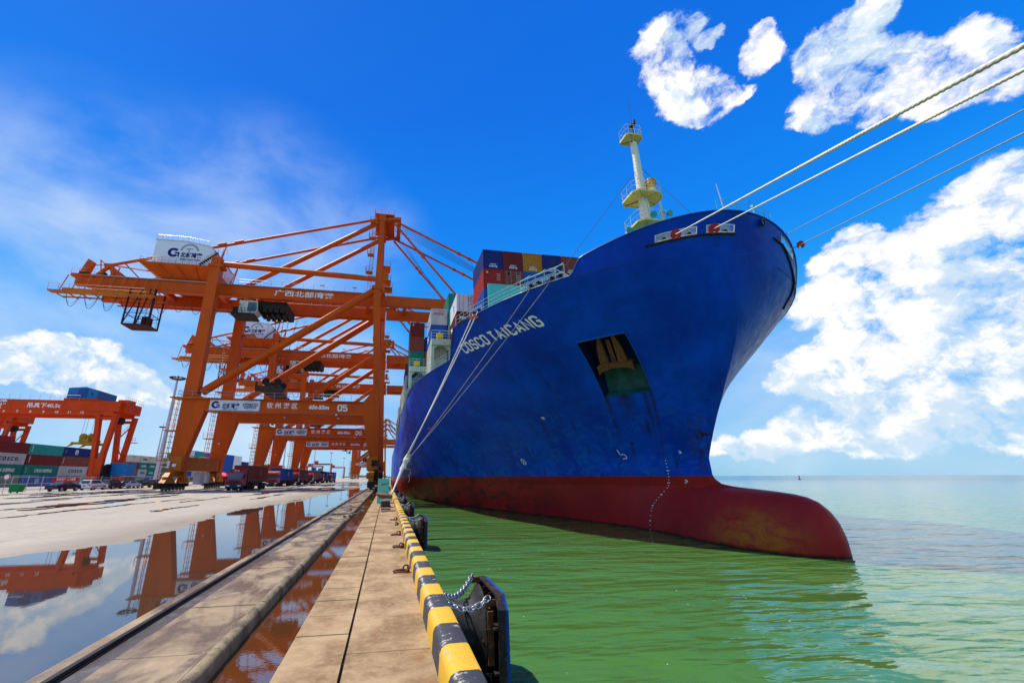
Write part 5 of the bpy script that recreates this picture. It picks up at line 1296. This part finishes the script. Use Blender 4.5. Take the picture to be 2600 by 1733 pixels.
def doors(o,L):
    y=-L/2-.03; m=MB()
    m.box(-1.10,-.01,y,y+.028,.2,2.42); m.box(.01,1.10,y,y+.028,.2,2.42)
    d=m.build('door',o.material_slots[0].material,o)
    m=MB()
    for x in(-.85,-.35,.35,.85): m.tube((x,y-.03,.1),(x,y-.03,2.5),.025,n=5); m.cbox((x,y-.03,1.0),(.12,.04,.05))
    m.build('locking_bar',DOORG,d)
ordn=['lowest','second tier','third tier','fourth tier','fifth tier','sixth tier']
cname=dict(darkred='dark red',red='red',brown='reddish brown',rust='rusty brown',green='green',teal='teal',navy='navy blue',blue='blue',grey='pale grey',white='white',beige='beige',ochre='ochre',lightblue='light blue',cream='cream',olive='olive grey',pink='pale red')
GY='stacked containers in the yard'
def stack(cols,x,L,where,sy=1.,group=GY,txt=True):
    for (y,tiers,cl) in cols:
        for k_,c in enumerate(tiers):
            if c is None: continue
            t=None
            if isinstance(c,tuple): c,t=c
            lab=f"{cname[c]} box, {'topmost' if k_==len(tiers)-1 else ordn[k_]} in the {cl} {where}".strip()
            o=cont(c,x,y,k_*CH,L,lab,group,sy=sy)
            if t=='COSCO': ctext(o,'C O S C O',1.15,.9,1.25,'+x',NAVYL,L,sx=1.1,bold=.05); 
            if t=='CS': ctext(o,'CHINA SHIPPING',1.15,.6,1.2,'+x',LETTERW,L,sx=.72,bold=.02); ctext(o,'CSLU',.34,-5.3 if L>7 else -2.5,1.3,'+x',LETTERW,L,vertical=True)
            if t=='CS2': ctext(o,'CHINA SHIPPING',.9,.2,1.2,'+x',LETTERW,L,sx=.5 if L<7 else .75,bold=.03)
            if t=='C2': ctext(o,'COSCO',.95,.2,1.2,'+x',NAVYL,L,sx=1.,bold=.05)
            if t=='G': globe(o,-.6,1.3,.75,'+x',LETTERW); ctext(o,'COSU',.26,-5.2,1.3,'+x',LETTERW,L,vertical=True)
            if t=='V': ctext(o,'COSU',.42,-5.2,1.4,'+x',LETTERW,L,vertical=True,bold=.05)
            if t=='R': ctext(o,'OOCL',.5,-1.6,1.9,'+x',pm('red_lettering2',(.5,.04,.04),.6),L)
XR=-90.4
stack([(118.0,['olive',('green','CS'),('grey','COSCO'),'darkred'],'leftmost column of the front fence row'),(129.95,[('blue','G'),('green','CS'),('darkred','V'),('teal','V')],'middle column of the front fence row'),
       (141.6,['olive',('grey','COSCO'),('brown','V'),('navy','G')],'right column of the front fence row')],XR,12.19,'',sy=.945)
stack([(130.,[None]*0+['navy','brown','green','blue','red'],'tall column behind the front row'),(118.,['navy','brown','green','red','red'],'tall column behind the leftmost')],-103.2,12.19,'')
stack([(154.5,['rust','darkred','navy','green'],'column seen left of the gantry leg'),(167.,['brown','red','green','teal'],'column framed by the gantry legs')],-101.,12.19,'')
stack([(186.,['brown','rust','darkred',('beige','R')],'column right of the yard gantry'),(192.4,['olive',('grey','C2'),('green','CS2'),('beige','C2')],'narrow lettered column left of the mast'),(198.8,['blue',('green','CS2'),('green','CS2'),('beige','R')],'narrow column just left of the mast')],-98.,6.06,'')
stack([(208.3,['teal',('green','CS2'),('green','CS2'),('beige','R')],'wide column behind the light mast')],-98.,12.19,'')
stack([(217.8,['blue','green','grey','darkred','teal'],'tall column right of the light mast'),(224.2,['green','rust','teal','brown'],'column by the crane ladder')],-98.,6.06,'')
stack([(240.,['green','blue','rust','grey','beige','white'],'first tall block behind the crane sill'),(252.6,['brown','grey','green','navy','teal','teal'],'second tall block behind the crane sill'),(265.2,['red','green','blue','rust','blue','blue'],'third tall block behind the crane sill')],-102.,12.19,'')
stack([(236.,['white','blue','blue','blue','blue'],'blue block right of the crane foot'),(248.6,['navy','white','white','white','white'],'white block right of the crane foot'),(261.2,['white','white','blue','navy'],'low block right of the crane foot')],-81.,12.19,'')
rnd=random.Random(31)
fcol=['red','brown','rust','darkred','green','blue','teal','navy','lightblue']
fw=['first','second','third','fourth','fifth','sixth','seventh','eighth','ninth']
stack([(300.+i*12.7,[rnd.choice(fcol[:5]) for _ in range(3+(i%2))],fw[i]+' column') for i in range(5)],-78.,12.19,'of the block past the trucks',group='distant containers beyond the trucks')
stack([(385.+i*12.7,[rnd.choice(fcol) for _ in range(2+(i*7%3))],fw[i]+' column') for i in range(8)],-66.,12.19,'of the far block under masts',group='far containers under the light masts')
stack([(560.+i*12.7,[rnd.choice(fcol) for _ in range(3+(i*5%2))],fw[i]+' column') for i in range(5)],-88.,12.19,'below the distant red gantries',group='far containers under the light masts')
# ------------------------------------------------------------------ containers on board
GS='containers loaded on the ship deck'
def sc(c,x,y,z,lab,L=6.06,dr=False):
    o=cont(c,x+1.22,y+L/2,z,L,lab,GS)
    if dr: doors(o,L)
    return o
REDL=pm('red_lettering3',(.55,.04,.04),.6)
A=43.0; za=28.25
xs=[10.1+2.5*i for i in range(6)]
rowsA=[(['navy','darkred','ochre','navy','brown','red'],'top row'),(['red','brown','blue','blue','grey','rust'],'second row down'),(['blue','navy','grey','green','blue','brown'],'third row down'),(['navy','green','brown','grey','red','blue'],'lowest row')]
pos_=['first','second','third','fourth','fifth','sixth']
for r_,(cl,nm) in enumerate(rowsA):
    for i,c in enumerate(cl):
        o=sc(c,xs[i],A,za-CH*(r_+1),f"{cname[c]} box, {pos_[i]} from the quay in the {nm} behind the breakwater",dr=(r_==1 and i==1))
        if r_==0: ctext(o,'中远海运',.26,0,.32,'-y',LETTERW,6.06); ctext(o,'COSCO',.22,0,.62,'-y',LETTERW,6.06)
        if r_==1 and i==0: ctext(o,'HAMBURG',.22,.75,1.5,'-y',LETTERW,6.06,vertical=True,bold=.03) if False else None
        if r_==1 and i<2:
            m=MB().cbox((-.75 if i==0 else -.6,-3.05,2.1),(.26,.02,.26)); m.build('placard',pm('yellow_placard' if i==0 else 'grey_placard',(.8,.5,.03) if i==0 else (.5,.5,.5),.5),o)
            for q in range(4): letter('U 42 G1',.13,(.62,-3.07,1.9-.25*q),'-y',LETTERW,o)
# bay with the white box
o=sc('white',8.05,50.3,22.95,'white container with black letters and closed doors above the rail',dr=True); ctext(o,'ZIM',.62,-.45,2.05,'-y',BLACK,6.06,sx=1.1,bold=.05)
o2=o; letter('Z',.9,(-1.25,-.5,1.3),'-x',pm('blue_lettering',(.02,.12,.45),.6),o,bold=.05)
for q in range(3): letter('ZCSU 25',.14,(.55,-3.08,2.05-.22*q),'-y',BLACK,o)
o=sc('darkred',8.05,50.3,20.36,'dark red container below the white one'); ctext(o,'tex',.72,-.35,1.75,'-y',LETTERW,6.06,bold=.04); letter('Tex',.95,(-1.26,1.2,1.25),'-x',LETTERW,o,bold=.04)
o=sc('brown',8.05,50.3,17.77,'reddish brown container at the foot of the stack below the white one'); letter('CAI',.95,(-1.26,1.,1.25),'-x',LETTERW,o,bold=.03)
sc('green',10.55,50.3,20.36,'green container beside the dark red one, half hidden'); sc('cream',10.55,50.3,17.77,'cream container low beside the reddish brown one')
sc('navy',10.55,50.3,22.95,'navy container hidden beside the white one')
# bay with the grey box
o=sc('grey',5.3,57.2,23.45,'pale grey container with red letters on top of the quay side stack'); ctext(o,'OOCL',.48,.0,1.75,'-y',REDL,6.06,sx=1.2,bold=.05); ctext(o,'OOLU 134',.18,.3,2.2,'-y',NAVYL,6.06); letter('O',1.1,(-1.26,.5,1.2),'-x',REDL,o,bold=.05)
o=sc('blue',5.3,57.2,20.86,'blue container below the pale grey one behind the railing'); letter('CSCL',1.05,(-1.26,.6,1.3),'-x',LETTERW,o,bold=.03); letter('•',.5,(0,-3.06,1.3),'-y',LETTERW,o)
o=sc('beige',5.3,57.2,18.27,'beige container inside the lashing bridge opening'); ctext(o,'OOCL',.42,.2,1.9,'-y',REDL,6.06,bold=.04)
o=sc('cream',5.3,57.2,15.68,'cream container at the bottom of the quay side stack, low behind the bridge')
o=sc('green',7.9,57.2,26.1,'tall green container standing above the white one'); letter('EVER',.9,(-1.26,.4,.7),'-x',LETTERW,o,bold=.03)
sc('teal',7.9,57.2,23.5,'teal container under the tall green one'); sc('beige',7.9,57.2,20.9,'beige container third down under the green one'); sc('brown',7.9,57.2,18.3,'reddish brown container low under the green one')
sc('beige',10.4,57.2,26.1,'beige container just right of the tall green one'); sc('navy',12.9,57.2,26.3,'navy container standing behind the green one')
sc('rust',10.4,57.2,23.5,'rusty container under the beige one'); sc('blue',12.9,57.2,23.7,'blue container under the navy one behind')
# bay with three boxes by the crane
for k_,(c,t) in enumerate((('darkred','topmost dark red container of the tall stack beside the crane boom'),('brown','middle reddish brown container of the tall stack beside the crane'),('green','green container third down in the tall stack beside the crane'),('blue','blue container low in the tall stack beside the crane'))):
    o=sc(c,2.75,67.6,24.95-CH*k_,t)
    if k_==0: o and MB().cbox((-.75,-3.05,2.1),(.26,.02,.26)).build('placard',pm('yellow_placard',(.8,.5,.03),.5),o)
for k_,c in enumerate(('navy','rust','cream','green')): sc(c,5.3,67.6,24.95-CH*(k_+1),f'{cname[c]} container {pos_[k_]} down in the second stack from the crane')
rnd=random.Random(12)
for bi,(y,n,zt) in enumerate(((84.,4,24.5),(99.,4,22.8),(114.,3,24.),(130.,4,23.),(146.,4,25.),(162.,4,23.))):
    for k_ in range(n):
        c=rnd.choice(['cream','blue','grey','darkred','green','beige','brown'])
        sc(c,2.75,y,zt-CH*(k_+1),f'{cname[c]} box, {pos_[k_]} down, ship side, {pos_[bi]} bay beyond the tall stack',12.19)
# ================================================================== yard gantries
def make_rtg():
    t=empty('yard_gantry_crane',(0,0,0)); B=lambda m,n,mt=RTGORANGE,p=None,**k: m.build(n,mt,p or t,**k)
    # origin: foot of the right near leg; beam runs to -x, far girder at y=7
    H1,H0=17.6,14.75
    for y in(0,7.):
        m=MB().box(-30.,0,y-.55,y+.55,H0+.75,H1); m.box(-30,-1.,y-.4,y+.4,H0,H0+.75)
        for x in(-5.3,-10.6,-20): m.box(x-.05,x+.05,y-.58,y+.58,H0+.75,H1+.02)
        gd=B(m,'girder')
        B(MB().rail([(-30,y-.5,H1),(-8,y-.5,H1)],1.1,1.9,.03,0),'railing',GALV,gd)
        m=MB()
        m.bar((-3.8,y,15.0),(-2.1,y,.9),.8,1.0,(0,1,0)); m.bar((-.55,y,15.0),(-1.25,y,5.4),.8,1.05,(0,1,0))
        m.prism([(-2.6,.9),(-.6,.9),(-.7,6.6),(-1.75,5.6),(-3.2,6.6)],'y',y-.42,y+.42); m.box(-3.6,-.6,y-.35,y+.35,13.7,14.3)
        B(m,'leg')
        m=MB().bar((-27.,y,15.),(-27.,y,1.),1.0,.8,(0,1,0)); B(m,'leg')
    m=MB().box(-.45,.55,.56,6.44,15.6,17.5).box(-30,-29,.56,6.44,15.6,17.5); B(m,'end_beam')
    B(MB().rail([(.5,0,17.55),(.5,7,17.55)],1.1,.8,.03,1),'railing',GALV)
    m=MB().box(-2.55,-.65,-1.2,8.2,.9,2.3); 
    for y in(-.8,7.8): m.box(-2.35,-.85,y-.6,y+.6,.5,1.); 
    B(m,'sill_beam')
    for y in(-1.0,.6,6.4,8.):
        w=MB().tube((-2.05,y,.62),(-1.15,y,.62),.62,n=16); B(w,'wheel',BLACK,smooth=40)
    m=MB().prism([(-11.0,18.2),(-5.3,18.2),(-5.3,20.0),(-7.8,20.7),(-11.0,20.4)],'y',.2,6.8)
    ph=B(m,'trolley_house',pm('blue_house_paint',(.03,.17,.42),.45,0,.1,.8))
    B(MB().box(-9.,-7.2,.16,.2,18.4,20.2).box(-6.6,-6.1,.16,.2,18.9,19.5),'door',pm('dark_blue_door',(.015,.09,.26),.5),ph)
    B(MB().box(-11.2,-4.8,-.1,7.1,17.7,18.15).cbox((-.8,3.,17.9),(2.2,2.5,.8)),'trolley_frame')
    B(MB().prism([(-.5,2.4),(3.0,2.4),(3.0,5.0),(-.5,5.0)],'y',1.9,4.9),'power_house',pm('bright_blue_box',(.02,.22,.52),.45,0,.12,.8))
    m=MB().tube((-.4,.9,3.0),(-.1,.9,3.0),1.75,n=22); m.tube((-.5,.9,3.0),(0,.9,3.0),.35,n=10); B(m,'cable_reel',DARKST,smooth=40)
    m=MB().bar((-8.3,1.2,8.9),(-3.9,1.2,8.9),.5,.5).bar((-8.3,4.8,8.9),(-3.9,4.8,8.9),.5,.5).box(-7.0,-5.2,1.,5.,9.2,9.8).prism([(-8.9,8.2),(-8.0,9.2),(-8.0,8.5)],'y',1.,1.3).prism([(-8.9,8.2),(-8.0,9.2),(-8.0,8.5)],'y',4.7,5.)
    m.tube((-6.9,1.8,10.3),(-6.9,2.2,10.3),.7,n=12).tube((-5.4,1.8,10.3),(-5.4,2.2,10.3),.7,n=12)
    B(m,'spreader',pm('worn_yellow_spreader',(.40,.22,.01),.55,.1,.3,1.,(.05,.03,.02),.4))
    m=MB()
    for x in(-7.4,-6.8,-5.6,-5.0): m.tube((x,2,10.3),(x,2,17.6),.03,n=4)
    B(m,'hoist_rope',GREYC)
    B(MB().prism([(-2.6,13.2),(-1.4,13.2),(-1.1,13.6),(-1.2,14.6),(-2.6,14.6)],'y',3.2,4.6),'operator_cab',DARKST)
    m=MB().ladder((.2,7.6,2.4),(-1.,7.6,6.),.6,(0,1,0),.4,.03)
    for (z0,z1,x0,x1) in((2.,5.5,-3.5,-.6),(5.5,9.5,-.6,-3.2),(9.5,13.4,-3.2,-.4)):
        m.bar((x0,6.4,z0),(x1,6.4,z1),.08,.25); m.rail([(x0,6.4,z0),(x1,6.4,z1)],1.,.8,.025,0)
    m.box(-.8,1.0,6.,7.4,9.4,9.5); m.rail([(-.8,6.,9.5),(1.,6.,9.5)],1.,.6,.03,1)
    B(m,'stair',RTGORANGE)
    letter('广西北部湾港',1.15,(-24.9,-.57,16.85),'-y',LETTERW,t,sx=1.15,bold=.03); letter('钦 州 港 区',.85,(-23.9,-.57,15.95),'-y',LETTERW,t,sx=1.15,bold=.02)
    letter('吊具下40.5t',1.05,(-14.2,-.57,16.35),'-y',LETTERW,t,sx=1.15,bold=.03)
    for i,nn in enumerate(range(1,13)):
        x=-6.9-(12-nn)*2.36
        letter(str(nn),.62,(x,-.42,15.1),'-y',LETTERW,t,sx=1.2,bold=.03,name='number'); 
    return t
g0=make_rtg(); g0.location=(-57.2,100.,0); tag(g0,'red orange yard gantry crane with a blue house and numbers along its beam','gantry crane','yard gantry cranes')
g1=copy_tree(g0); g1.location=(-110.,144,0); g1.scale=(1.16,1.0,1.16); tag(g1,'second yard gantry crane rising behind the red containers at the frame edge','gantry crane','yard gantry cranes')
def far_gantry(x,y,w,lab):
    t=empty('yard_gantry_crane',(x,y,0),label=lab,cat='gantry crane',group='distant red gantries'); FR=pm('distant_red_gantry',(.50,.06,.04),.6)
    m=MB().box(-w/2-1,w/2+1,0,1.,17.,18.8).box(-w/2-1,w/2+1,7,8.,17.,18.8); m.build('girder',FR,t)
    for sx in(-1,1): 
        for yy in(0,7): MB().bar((sx*w/2,yy+.5,17),(sx*w/2,yy+.5,0),1.3).build('leg',FR,t)
    MB().box(-w/2+1,-w/2+6,1,7,19,22).build('trolley_house',FR,t); MB().box(-w/2+4,-w/2+8,2,6,8,10).build('spreader',DARKST,t)
far_gantry(-84,580,23.,'distant red gantry arch under the beam marked 07'); far_gantry(-86,780,23,'smaller distant red gantry arch right of the first'); far_gantry(-112,700,23,'distant red gantry arch half hidden behind containers')
# ================================================================== light masts
def make_lamp():
    t=empty('light_mast',(0,0,0)); pmt=pm('pale_mast_paint',(.55,.56,.62),.4,.2)
    MB().tube((0,0,0),(0,0,30),.72,.26,n=14).build('pole',pmt,t,smooth=40)
    MB().lathe([(.3,29.6),(1.5,29.7),(1.5,29.85),(.3,29.9)],(0,0,0),n=18).build('head_frame',DARKST,t)
    m=MB()
    for a in np.linspace(0,6.283,13)[:-1]:
        c=Vector((1.75*math.cos(a),1.75*math.sin(a),30.15)); m.cbox(c,(.62,.62,.3)); m.tube(c,c-Vector((0,0,.45)),.05,n=4)
    m.tube((0,0,30),(0,0,31.2),.05,n=5)
    m.build('floodlight',DARKST,t); return t
l0=make_lamp()
for i,(x,y,lab) in enumerate(((-62.9,132.7,'tall pale light mast beside the ladder of the nearest crane'),(-130.5,270.8,'thin distant light mast left of the tall one'),(-135.,231.6,'light mast seen between the legs of the yard gantry'),(-74.6,330,'light mast seen through the portal of crane 06'),(-68,420,'light mast left of the far container block'),
     (-67.9,538.6,'light mast over the distant red gantry'),(-66.7,683.9,'second light mast right of the distant gantry'),(-69.9,841.7,'farthest light mast near the distant cranes'),(-150,520,'short looking light mast far left of the distant gantry'))):
    o=l0 if i==0 else copy_tree(l0); o.location=(x,y,0); tag(o,lab,'light mast','light masts in the yard')
# ================================================================== fence, cars and small things
FXX=-54.5
fe=empty('wire_fence',(FXX,60,0),label='grey wire mesh fence between the parked cars and the container stacks',cat='fence')
FM=pm('fence_galvanised',(.45,.46,.46),.5,.4)
p0=MB().tube((0,0,0),(0,0,2.35),.055,n=6).build('post',FM,fe)
for i in range(1,46):
    c=p0.copy(); COL.objects.link(c); c.parent=fe; c.location=(0,i*2.9,0)
m=MB()
for z in(.25,1.2,2.15): m.tube((0,0,z),(0,131,z),.025,n=4)
for y in np.arange(0,131,.24): m.tube((0,y,.2),(0,y,2.15),.009,n=3,caps=False)
m.build('mesh_panel',FM,fe)
def prof_ext(m,P,w,taper,mi=0):
    """side outline (y,z) given width, upper points drawn in"""
    k_=len(P); L=[(-w/2*(1-taper*max(0,(z-.8)/.7)),y,z) for y,z in P]; Rr=[(w/2*(1-taper*max(0,(z-.8)/.7)),y,z) for y,z in P]
    return m.add(L+Rr,[(i,(i+1)%k_,k_+(i+1)%k_,k_+i) for i in range(k_)]+[tuple(range(k_))[::-1],tuple(range(k_,2*k_))],mi)
def make_car(kind,c):
    t=empty('parked_car',(0,0,0)); paint=pm('car_paint_'+c[0],c[1],.25,.1,coat=.6)
    if kind=='suv':
        P=[(-2.2,.35),(-2.28,.8),(-2.22,1.05),(-1.95,1.62),(-1.6,1.70),(.1,1.68),(.95,1.12),(2.0,1.0),(2.25,.8),(2.28,.4)]; G_=[(-1.95,1.08),(-1.78,1.58),(.0,1.60),(.75,1.12)]; h=1.7
    else:
        P=[(-2.3,.33),(-2.35,.75),(-2.25,.98),(-1.6,1.02),(-.9,1.42),(.2,1.43),(1.0,1.0),(2.1,.88),(2.3,.68),(2.3,.35)]; G_=[(-1.45,1.03),(-.85,1.36),(.15,1.37),(.8,1.01)]; h=1.43
    m=MB(); prof_ext(m,P,1.82,.16); bd=m.build('body',paint,t,smooth=35)
    m=MB(); prof_ext(m,G_,1.835,.155)
    if kind=='suv': m.prism([(-.62,1.10),(.62,1.10),(.56,1.55),(-.56,1.55)],'y',-2.23,-1.90)
    else: m.add([(-.62,-1.62,1.045),(.62,-1.62,1.045),(.55,-.97,1.40),(-.55,-.97,1.40)],[(0,1,2,3)])
    m.build('window',GLASS,t)
    for sx in(-1,1):
        for y in(-1.4,1.4):
            w=MB().tube((sx*.68,y,.33),(sx*.92,y,.33),.33,n=16).build('wheel',BLACK,t,smooth=40); MB().tube((sx*.925,y,.33),(sx*.935,y,.33),.2,n=12).build('rim',GALV,w)
        MB().cbox((sx*.68,-2.27,.86),(.34,.10,.16)).build('tail_light',pm('red_tail_light',(.45,.01,.01),.3),t)
        MB().cbox((sx*.66,2.26,.72),(.36,.08,.14)).build('headlight',pm('headlight_glass',(.7,.7,.7),.2),t)
    MB().cbox((0,-2.33,.7),(.46,.03,.13)).build('number_plate',pm('blue_plate',(.03,.08,.35),.5),t)
    return t
cars=[(-.639,'sedan',('dark_blue',(.012,.018,.05)),'dark blue saloon car parked by the red banner'),(-.586,'suv',('white',(.72,.74,.76)),'white patrol car with a light bar on its roof'),(-.552,'suv',('black_red',(.02,.016,.02)),'black off roader parked right behind the white patrol car'),
      (-.521,'sedan',('silver_white',(.60,.64,.70)),'silver white saloon car parked between two dark cars'),(-.497,'suv',('black',(.012,.013,.018)),'large black off roader parked left of the light mast'),(-.471,'suv',('maroon',(.07,.018,.04)),'maroon off roader parked under the light mast'),
      (-.456,'sedan',('navy_blue',(.01,.016,.06)),'navy saloon car parked right of the light mast foot'),(-.446,'sedan',('mid_blue',(.05,.10,.28)),'mid blue car half hidden by the crane bogie')]
for i,(rt,kd,c,lab) in enumerate(cars):
    o=make_car(kd,c); y=-50.8/rt; o.location=(-50.8,y,0); o.rotation_euler=(0,0,R(-6+3*(i%3))); tag(o,lab,'car','cars parked along the fence')
    if i==1:
        MB().cbox((0,-.4,1.76),(1.1,.3,.12)).build('light_bar',pm('red_blue_bar',(.5,.03,.05),.3),o); MB().box(-.935,-.922,-1.2,1.6,.62,.74).box(.922,.935,-1.2,1.6,.62,.74).build('stripe',NAVYL,o)
# bin, sign, banner, tent
bn=empty('waste_bin',(-51.5,71.6,0),label='green wheeled waste bin standing at the fence',cat='bin'); GB_=pm('green_bin',(.01,.20,.05),.5)
MB().prism([(-.55,.15),(.55,.15),(.68,1.05),(-.68,1.05)],'y',-.5,.5).build('body',GB_,bn); MB().prism([(-.72,1.06),(.72,1.06),(.6,1.2),(-.6,1.2)],'y',-.55,.55).build('lid',GB_,bn)
for sx in(-.4,.4): MB().tube((sx-.05,-.3,.1),(sx+.05,-.3,.1),.1,n=8).build('wheel',BLACK,bn)
sg=empty('road_sign',(-50.6,68.2,0),label='round no entry sign with a red ring on a thin post',cat='sign')
MB().tube((0,0,0),(0,0,2.3),.04,n=6).build('post',FM,sg)
p=MB().lathe([(.0,-.02),(.42,-.02),(.42,.02),(0,.02)],(0,-.06,2.15),axis='y',n=22).build('plate',WHITE,sg)
m=MB(); ring_geo(m,.30,.415,Vector((0,-.085,2.15)),Vector((1,0,0)),Vector((0,0,1)),24); m.build('ring',pm('sign_red',(.5,.02,.03),.5),p,recalc=False)
bnn=tag(MB().box(-.02,.02,-3.1,3.1,1.42,2.1).build('banner',pm('red_banner',(.62,.035,.03),.6)),'red cloth banner with white writing tied to the fence','banner'); bnn.location=(FXX+.12,85.2,0)
letter('安全生产 人人有责',.5,(.03,0,1.76),'+x',LETTERW,bnn,sx=1.1,bold=.03)
tt_=empty('canopy_tent',(-48.3,140.,0),label='red canopy tent beside the first truck',cat='tent'); RT_=pm('red_canvas',(.62,.02,.025),.6)
m=MB(); m.add([(-2,-2,2.4),(2,-2,2.4),(2,2,2.4),(-2,2,2.4),(0,0,3.5)],[(0,1,4),(1,2,4),(2,3,4),(3,0,4)]); m.box(-2.02,2.02,-2.05,-2.0,2.1,2.42).box(1.98,2.03,-2,2,2.1,2.42); m.build('canopy',RT_,tt_)
for x in(-1.9,1.9):
    for y in(-1.9,1.9): MB().tube((x,y,0),(x,y,2.4),.04,n=5).build('pole',FM,tt_)
MB().box(-1.9,1.9,1.9,1.95,0,2.3).box(-1.95,-1.9,-1.9,1.9,0,2.3).build('side_wall',pm('red_pink_canvas',(.55,.08,.16),.6),tt_)
# ------------------------------------------------------------------ trucks in the lane under the cranes
def make_truck(cabc,roofc):
    t=empty('container_truck',(0,0,0)); cp_=pm('truck_cab_'+cabc[0],cabc[1],.3,.1,.1,2.,coat=.4)
    # faces -y; origin under the front bumper
    m=MB(); prof_ext(m,[(0.12,.75),(.0,1.0),(.05,1.75),(.28,2.75),(.45,3.0),(2.1,3.05),(2.1,.75)],2.45,.02); cab=m.build('cab',cp_,t,smooth=30)
    MB().prism([(.3,2.76),(2.05,2.76),(2.05,3.35),(.75,3.32)],'x',-1.18,1.18).build('roof_visor',pm('truck_roof_'+roofc[0],roofc[1],.35),cab)
    MB().add([(-1.1,-.005,1.78),(1.1,-.005,1.78),(1.03,.215,2.62),(-1.03,.215,2.62)],[(0,1,2,3)]).prism([(.45,1.8),(1.5,1.8),(1.5,2.55),(.62,2.55)],'x',1.205,1.225).prism([(.45,1.8),(1.5,1.8),(1.5,2.55),(.62,2.55)],'x',-1.225,-1.205).build('windscreen',GLASS,t)
    MB().box(-.85,.85,-.03,.02,1.12,1.3).box(-.85,.85,-.03,.02,1.4,1.55).build('grille',DARKST,t)
    MB().box(-1.24,1.24,-.12,.5,.35,.98).build('bumper',pm('dark_blue_bumper',(.02,.035,.06),.45),t)
    for sx in(-1,1):
        MB().cbox((sx*.85,-.13,.72),(.5,.05,.2)).build('headlight',pm('headlight_glass',(.7,.7,.7),.2),t)
        MB().cbox((sx*1.36,.25,2.2),(.1,.12,.75)).tube((sx*1.2,.3,2.5),(sx*1.36,.25,2.5),.025,n=4).build('mirror',BLACK,t)
    MB().box(-.45,.45,.4,14.6,.85,1.1).box(-1.2,1.2,2.6,15.,1.12,1.42).build('chassis',DARKST,t)
    for y in(.95,3.3,4.6,11.2,12.5,13.8):
        for sx in(-1,1): MB().tube((sx*.72,y,.52),(sx*1.2,y,.52),.52,n=16).build('wheel',BLACK,t,smooth=40)
    MB().box(-1.2,1.2,2.4,2.6,.5,1.3).box(1.0,1.2,5.5,9.8,.5,1.1).build('mudguard',DARKST,t)
    letter('解放J6',.3,(0,.40,3.05),'-y',LETTERW,t,bold=.05)
    return t
redc=('red',(.40,.018,.025)); 
tk=[(-24.6,76.5,redc,redc,'brown','first red truck in the lane, carrying a reddish brown box','reddish brown container on the first truck'),(-25.3,103.,redc,('orange',(.62,.20,.05)),'blue','second truck in the lane, with an orange roof visor','blue container on the second truck'),(-25.2,125.,redc,redc,'brown','third truck in the lane, red cab in line behind the orange roofed one','reddish brown container on the third truck'),
    (-24.8,146.,redc,redc,'rust','fourth truck in the queue, mostly hidden behind the third','rusty brown container on the fourth truck'),(-24.3,166.,redc,redc,'navy','fifth truck in the queue under the far cranes','navy container on the fifth truck'),(-23.8,187.,redc,redc,'blue','last truck at the end of the queue','blue container on the last truck')]
for x,y,cc_,rc,kc,l1,l2 in tk:
    o=make_truck(cc_,rc); o.location=(x,y,0); tag(o,l1,'truck','container trucks queuing under the cranes')
    b=cont(kc,x,y+2.75+6.1,1.43,12.19,l2,'containers on the trucks')
    if kc in('brown','rust'): globe(b,1.2,1.3,.62,'+x',pm('dull_logo',(.30,.16,.16),.6)); 
    else: globe(b,1.2,1.3,.7,'+x',LETTERW)
# buoy and horizon
by=empty('navigation_buoy',(430.,392.,SEAZ),label='small red buoy on the open sea near the horizon',cat='buoy')
MB().lathe([(1.3,-.2),(1.4,.3),(1.2,.8)],(0,0,0),n=12).build('float',pm('dark_red_buoy',(.30,.03,.03),.5),by); MB().tube((0,0,.8),(0,0,3.2),.55,.3,n=8).cbox((0,0,3.5),(.9,.9,.6)).build('top_mark',pm('dark_buoy_mark',(.10,.03,.04),.5),by)
m=MB(); vs=[];N=14
for i in range(N+1):
    x=-160+190*i/N; h=9*math.sin(math.pi*i/N)**.8*(1+.25*math.sin(i*1.9)); vs+=[(x,1500,-1),(x,1540,h),(x,1620,-1)]
m.add(vs,[(3*i,3*i+3,3*i+4,3*i+1) for i in range(N)]+[(3*i+1,3*i+4,3*i+5,3*i+2) for i in range(N)]).build('hill',pm('dark_far_hill',(.05,.06,.05),.9))['kind']='structure'
for me in list(bpy.data.meshes):
    if me.users==0: bpy.data.meshes.remove(me)
